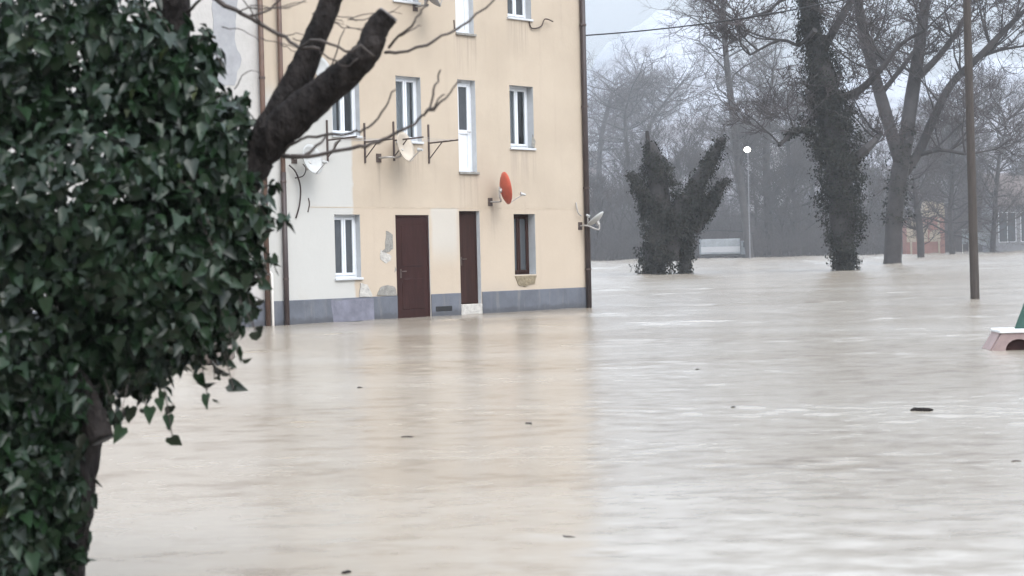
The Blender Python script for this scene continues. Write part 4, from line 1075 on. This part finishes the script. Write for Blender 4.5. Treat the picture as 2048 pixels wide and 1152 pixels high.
twig([(572,295,.15),(600,280,.1),(650,270,.1),(700,268,.05),(728,258,.05),(755,235,.05),(775,205,.05),(787,176,.05)], 3.6, 1.6)
twig([(610,310,0),(640,285,.05),(655,272,.1)], 3.4, 2.2)
twig([(660,307,-.05),(680,280,-.05)], 3, 2)
twig([(770,105,0),(800,104,-.05),(850,90,-.1),(900,66,-.1),(940,42,-.1),(985,0,-.1),(1000,-30,-.1)], 3.4, 1.6)
twig([(778,95,0),(800,72,-.05),(830,45,-.1),(845,20,-.1),(858,-20,-.1)], 3, 1.6)
twig([(800,72,-.05),(825,60,-.05),(842,50,-.05)], 1.8, 1)
twig([(420,-10,.1),(470,18,.1),(520,45,.1),(570,76,.1),(600,95,.05),(640,100,0)], 5, 3)
twig([(600,95,.05),(640,80,-.1),(690,100,-.1),(720,95,-.1),(750,112,-.1)], 3, 2)
twig([(500,30,.1),(530,25,.1),(555,5,.1),(570,-20,.1)], 2.6, 1.5)
twig([(375,25,.2),(395,10,.15),(410,-10,.1)], 4, 3)
twig([(640,150,.3),(662,130,.3),(690,60,.3)], 2.0, 1.2)
twig([(470,18,.1),(520,16,.05),(580,12,.05),(620,-10,.05)], 1.8, 1.0)
twig([(640,105,-.05),(668,120,-.05),(690,130,-.05),(715,118,-.05)], 1.8, 1.2)
twig([(520,45,.1),(500,18,.1),(480,-10,.1)], 1.8, 1)
twig([(600,160,.2),(615,175,.3),(640,172,.35),(665,160,.35)], 1.8, 1.0)
for i in range(14):
    x0, y0 = rnd.uniform(440, 700), rnd.uniform(-10, 90); x1, y1 = x0+rnd.uniform(30, 110), y0+rnd.uniform(-30, 40)
    twig([(x0, y0, .45), ((x0+x1)/2+rnd.uniform(-8, 8), (y0+y1)/2+rnd.uniform(-10, 10), .45), (x1, y1, .45)], 1.3, 0.7)
twig([(255,770,-.4),(248,810,-.42),(250,845,-.42)], 0.8, 0.6)
for i in range(7):
    x0 = rnd.uniform(430, 520); y0 = rnd.uniform(120, 420)
    twig([(x0, y0, .25), (x0+rnd.uniform(20, 35), y0-rnd.uniform(10, 40), .25), (x0+rnd.uniform(40, 62), y0-rnd.uniform(30, 80), .25)], 1.3, 0.7)

# ------------------------------------------------------------------ ivy
ivy = empty('ivy', tb); tag(ivy, 'thick glossy dark green ivy smothering the tree along the left side', 'ivy')
blobs = [  # px, py, dy, rx, ry, rz(m), weight
    (110, 120, 0.15, 260, 230, 0.50, 1.5), (330, 190, 0.15, 130, 150, 0.32, 0.7), (150, 420, 0.0, 300, 260, 0.55, 1.5), (400, 330, 0.15, 130, 170, 0.34, 0.9),
    (440, 470, 0.15, 100, 170, 0.32, 0.7), (300, 560, 0.05, 210, 170, 0.45, 1.1), (400, 610, 0.1, 105, 80, 0.28, 0.4), (270, 690, 0.05, 140, 95, 0.32, 0.6), (60, 640, 0.0, 180, 240, 0.5, 1.1),
    (25, 860, 0.0, 120, 190, 0.42, 0.8), (62, 1010, -0.05, 102, 180, 0.4, 1.3), (142, 1000, -0.12, 38, 150, 0.16, 0.16), (150, 810, -0.3, 40, 60, 0.12, 0.06), (65, 1150, -0.05, 72, 120, 0.4, 0.7), (110, 900, -0.1, 58, 110, 0.3, 0.4), (120, 790, 0, 120, 110, 0.35, 0.5), (-60, 300, 0.1, 200, 400, 0.5, 0.8)]
NL = 26000; tot = sum(q[6] for q in blobs); C = []; Nn = []
for (px, py, dy, rx, ry, rz, wt) in blobs:
    n = int(NL*wt/tot)
    d = nrg.normal(0, 1, (n, 3)); d /= np.linalg.norm(d, axis=1, keepdims=True)
    d[:, 1] = np.where(nrg.random(n) < 0.6, -np.abs(d[:, 1]), d[:, 1])
    rad = nrg.uniform(0.12, 1.0, n)**0.45
    lump = 1+0.10*np.sin(d[:, 0]*7+px)+0.10*np.sin(d[:, 2]*9+py)
    rad = rad*lump
    c = np.array(fp(px, py, dy))
    C.append(c+d*np.array([rx*kk, rz, ry*kk])*rad[:, None]); Nn.append(d)
# ragged shoots hanging out of the mass
SHOOTS = MB()
for i in range(70):
    px, py, dy, rx, ry, rz, wt = blobs[rnd.randrange(9)]
    an = rnd.uniform(-1.9, 1.2); d = np.array([math.cos(an), rnd.uniform(-0.5, 0.2), math.sin(an)]); d /= np.linalg.norm(d)
    p = np.array(fp(px, py, dy))+d*np.array([rx*kk, rz, ry*kk])*0.93; v_ = d*0.6+np.array([0, -0.1, -0.5+0.9*(rnd.random() < 0.3)]); L = rnd.uniform(0.05, 0.17); m_ = int(L/0.016)
    tt = np.linspace(0, 1, m_)[:, None]
    SHOOTS.tube([p+v_*L*q+np.array([0, 0, -0.5])*L*q**2 for q in np.linspace(-0.35, 1, 6)], 1.1*kk, 4)
    C.append(p+v_*L*tt+np.array([0, 0, -0.5])*L*tt**2+nrg.normal(0, 0.010, (m_, 3))); Nn.append(np.repeat(d[None], m_, 0)+nrg.normal(0, 0.4, (m_, 3)))
C = np.concatenate(C); Nn = np.concatenate(Nn); n = len(C)
nrm = Nn*0.6+np.array([0, -0.3, 0.25])+nrg.normal(0, 0.62, (n, 3)); tip = np.array([0, -0.25, -1.0])+Nn*0.35+nrg.normal(0, 0.55, (n, 3))
size = kk*(12+28*nrg.random(n)**1.5); tint = nrg.random(n)*0.99
# the largest leaves facing the viewer, one per patch of the picture, become single parts
wp = C+np.array(tb); rel = wp-np.array(CAM)
zc_ = rel@np.array(fw); u_ = rel@np.array(RI)/zc_*FPX+IW/2; v_ = -(rel@np.array(UP))/zc_*FPX+IH/2
order = np.argsort(zc_-size*0.5); taken = set(); pick = []
for i in order:
    if not (0 < u_[i] < 560 and 0 < v_[i] < 1150): continue
    cell = (int(u_[i]//34), int(v_[i]//34))
    if cell in taken: continue
    taken.add(cell); pick.append(i)
    if len(pick) >= 296: break
pick = np.array(pick); keep = np.ones(n, bool); keep[pick] = False
V, T = leaf_cloud(C[keep], nrm[keep], tip[keep], size[keep])
o = link('foliage', np_mesh('foliage', V, T, M_IVY, np.repeat(tint[keep], len(LEAF))), ivy); tag(o, kind='stuff')
LM = [np_mesh('leaf', LEAF*np.array([1, 1, s]), LT, M_IVY, np.full(len(LEAF), tv)) for tv, s in ((0.15, 1.0), (0.45, 1.6), (0.7, 0.6), (0.9, 1.2), (0.3, 2.0))]
RF = leaf_frames(nrm[pick], tip[pick])
for a, i in enumerate(pick):
    lo = link('leaf', LM[a % 5], ivy)
    mm = Matrix([list(RF[a][r]*size[i])+[C[i][r]] for r in range(3)]+[[0, 0, 0, 1]]); lo.matrix_local = mm
# few dangling leaves below and sprigs at the edge
for (px, py, dy, s, nn, tp) in [(243,858,-.42,34,(0.2,-1,0.1),(-0.6,0,-1)), (300,818,-.3,32,(0,-1,0.2),(-.1,0,-1)), (318,800,-.3,26,(0.5,-1,0.2),(.2,0,-1)), (66,1112,-.45,40,(0,-1,0.4),(.1,0,-1))]:
    R1 = leaf_frames(np.array([nn], float), np.array([tp], float))[0]; s_ = s*kk; q = fp(px, py, dy)
    lo = link('leaf', LM[3], ivy); lo.matrix_local = Matrix([list(R1[r]*s_)+[q[r]] for r in range(3)]+[[0, 0, 0, 1]])
vm = MB()
for i in range(26):
    x0 = rnd.uniform(20, 420); y0 = rnd.uniform(300, 700)
    vm.tube(spline([fp(x0, y0, .05), fp(x0+rnd.uniform(-30, 50), y0-rnd.uniform(40, 90), 0), fp(x0+rnd.uniform(-20, 80), y0-rnd.uniform(100, 200), .1)], 4), 3*kk, 5)
vm.build('vine_stems', M_TWIG, ivy); tag(SHOOTS.build('shoot_stems', M_TWIG, ivy), kind='stuff')

# ------------------------------------------------------------------ haze
hm = bpy.data.materials.new('thin_mist'); hm.use_nodes = True
t = hm.node_tree; t.nodes.clear(); out = t.nodes.new('ShaderNodeOutputMaterial'); pv = t.nodes.new('ShaderNodeVolumePrincipled')
pv.inputs['Color'].default_value = (0.70, 0.72, 0.75, 1); pv.inputs['Density'].default_value = 0.0005
t.links.new(pv.outputs[0], out.inputs['Volume'])
hz = MB(); hz.box(-3600, 3600, -320, 3300, -2.6, 150)
tag(hz.build('haze', hm), 'thin winter mist in the air', kind='stuff')
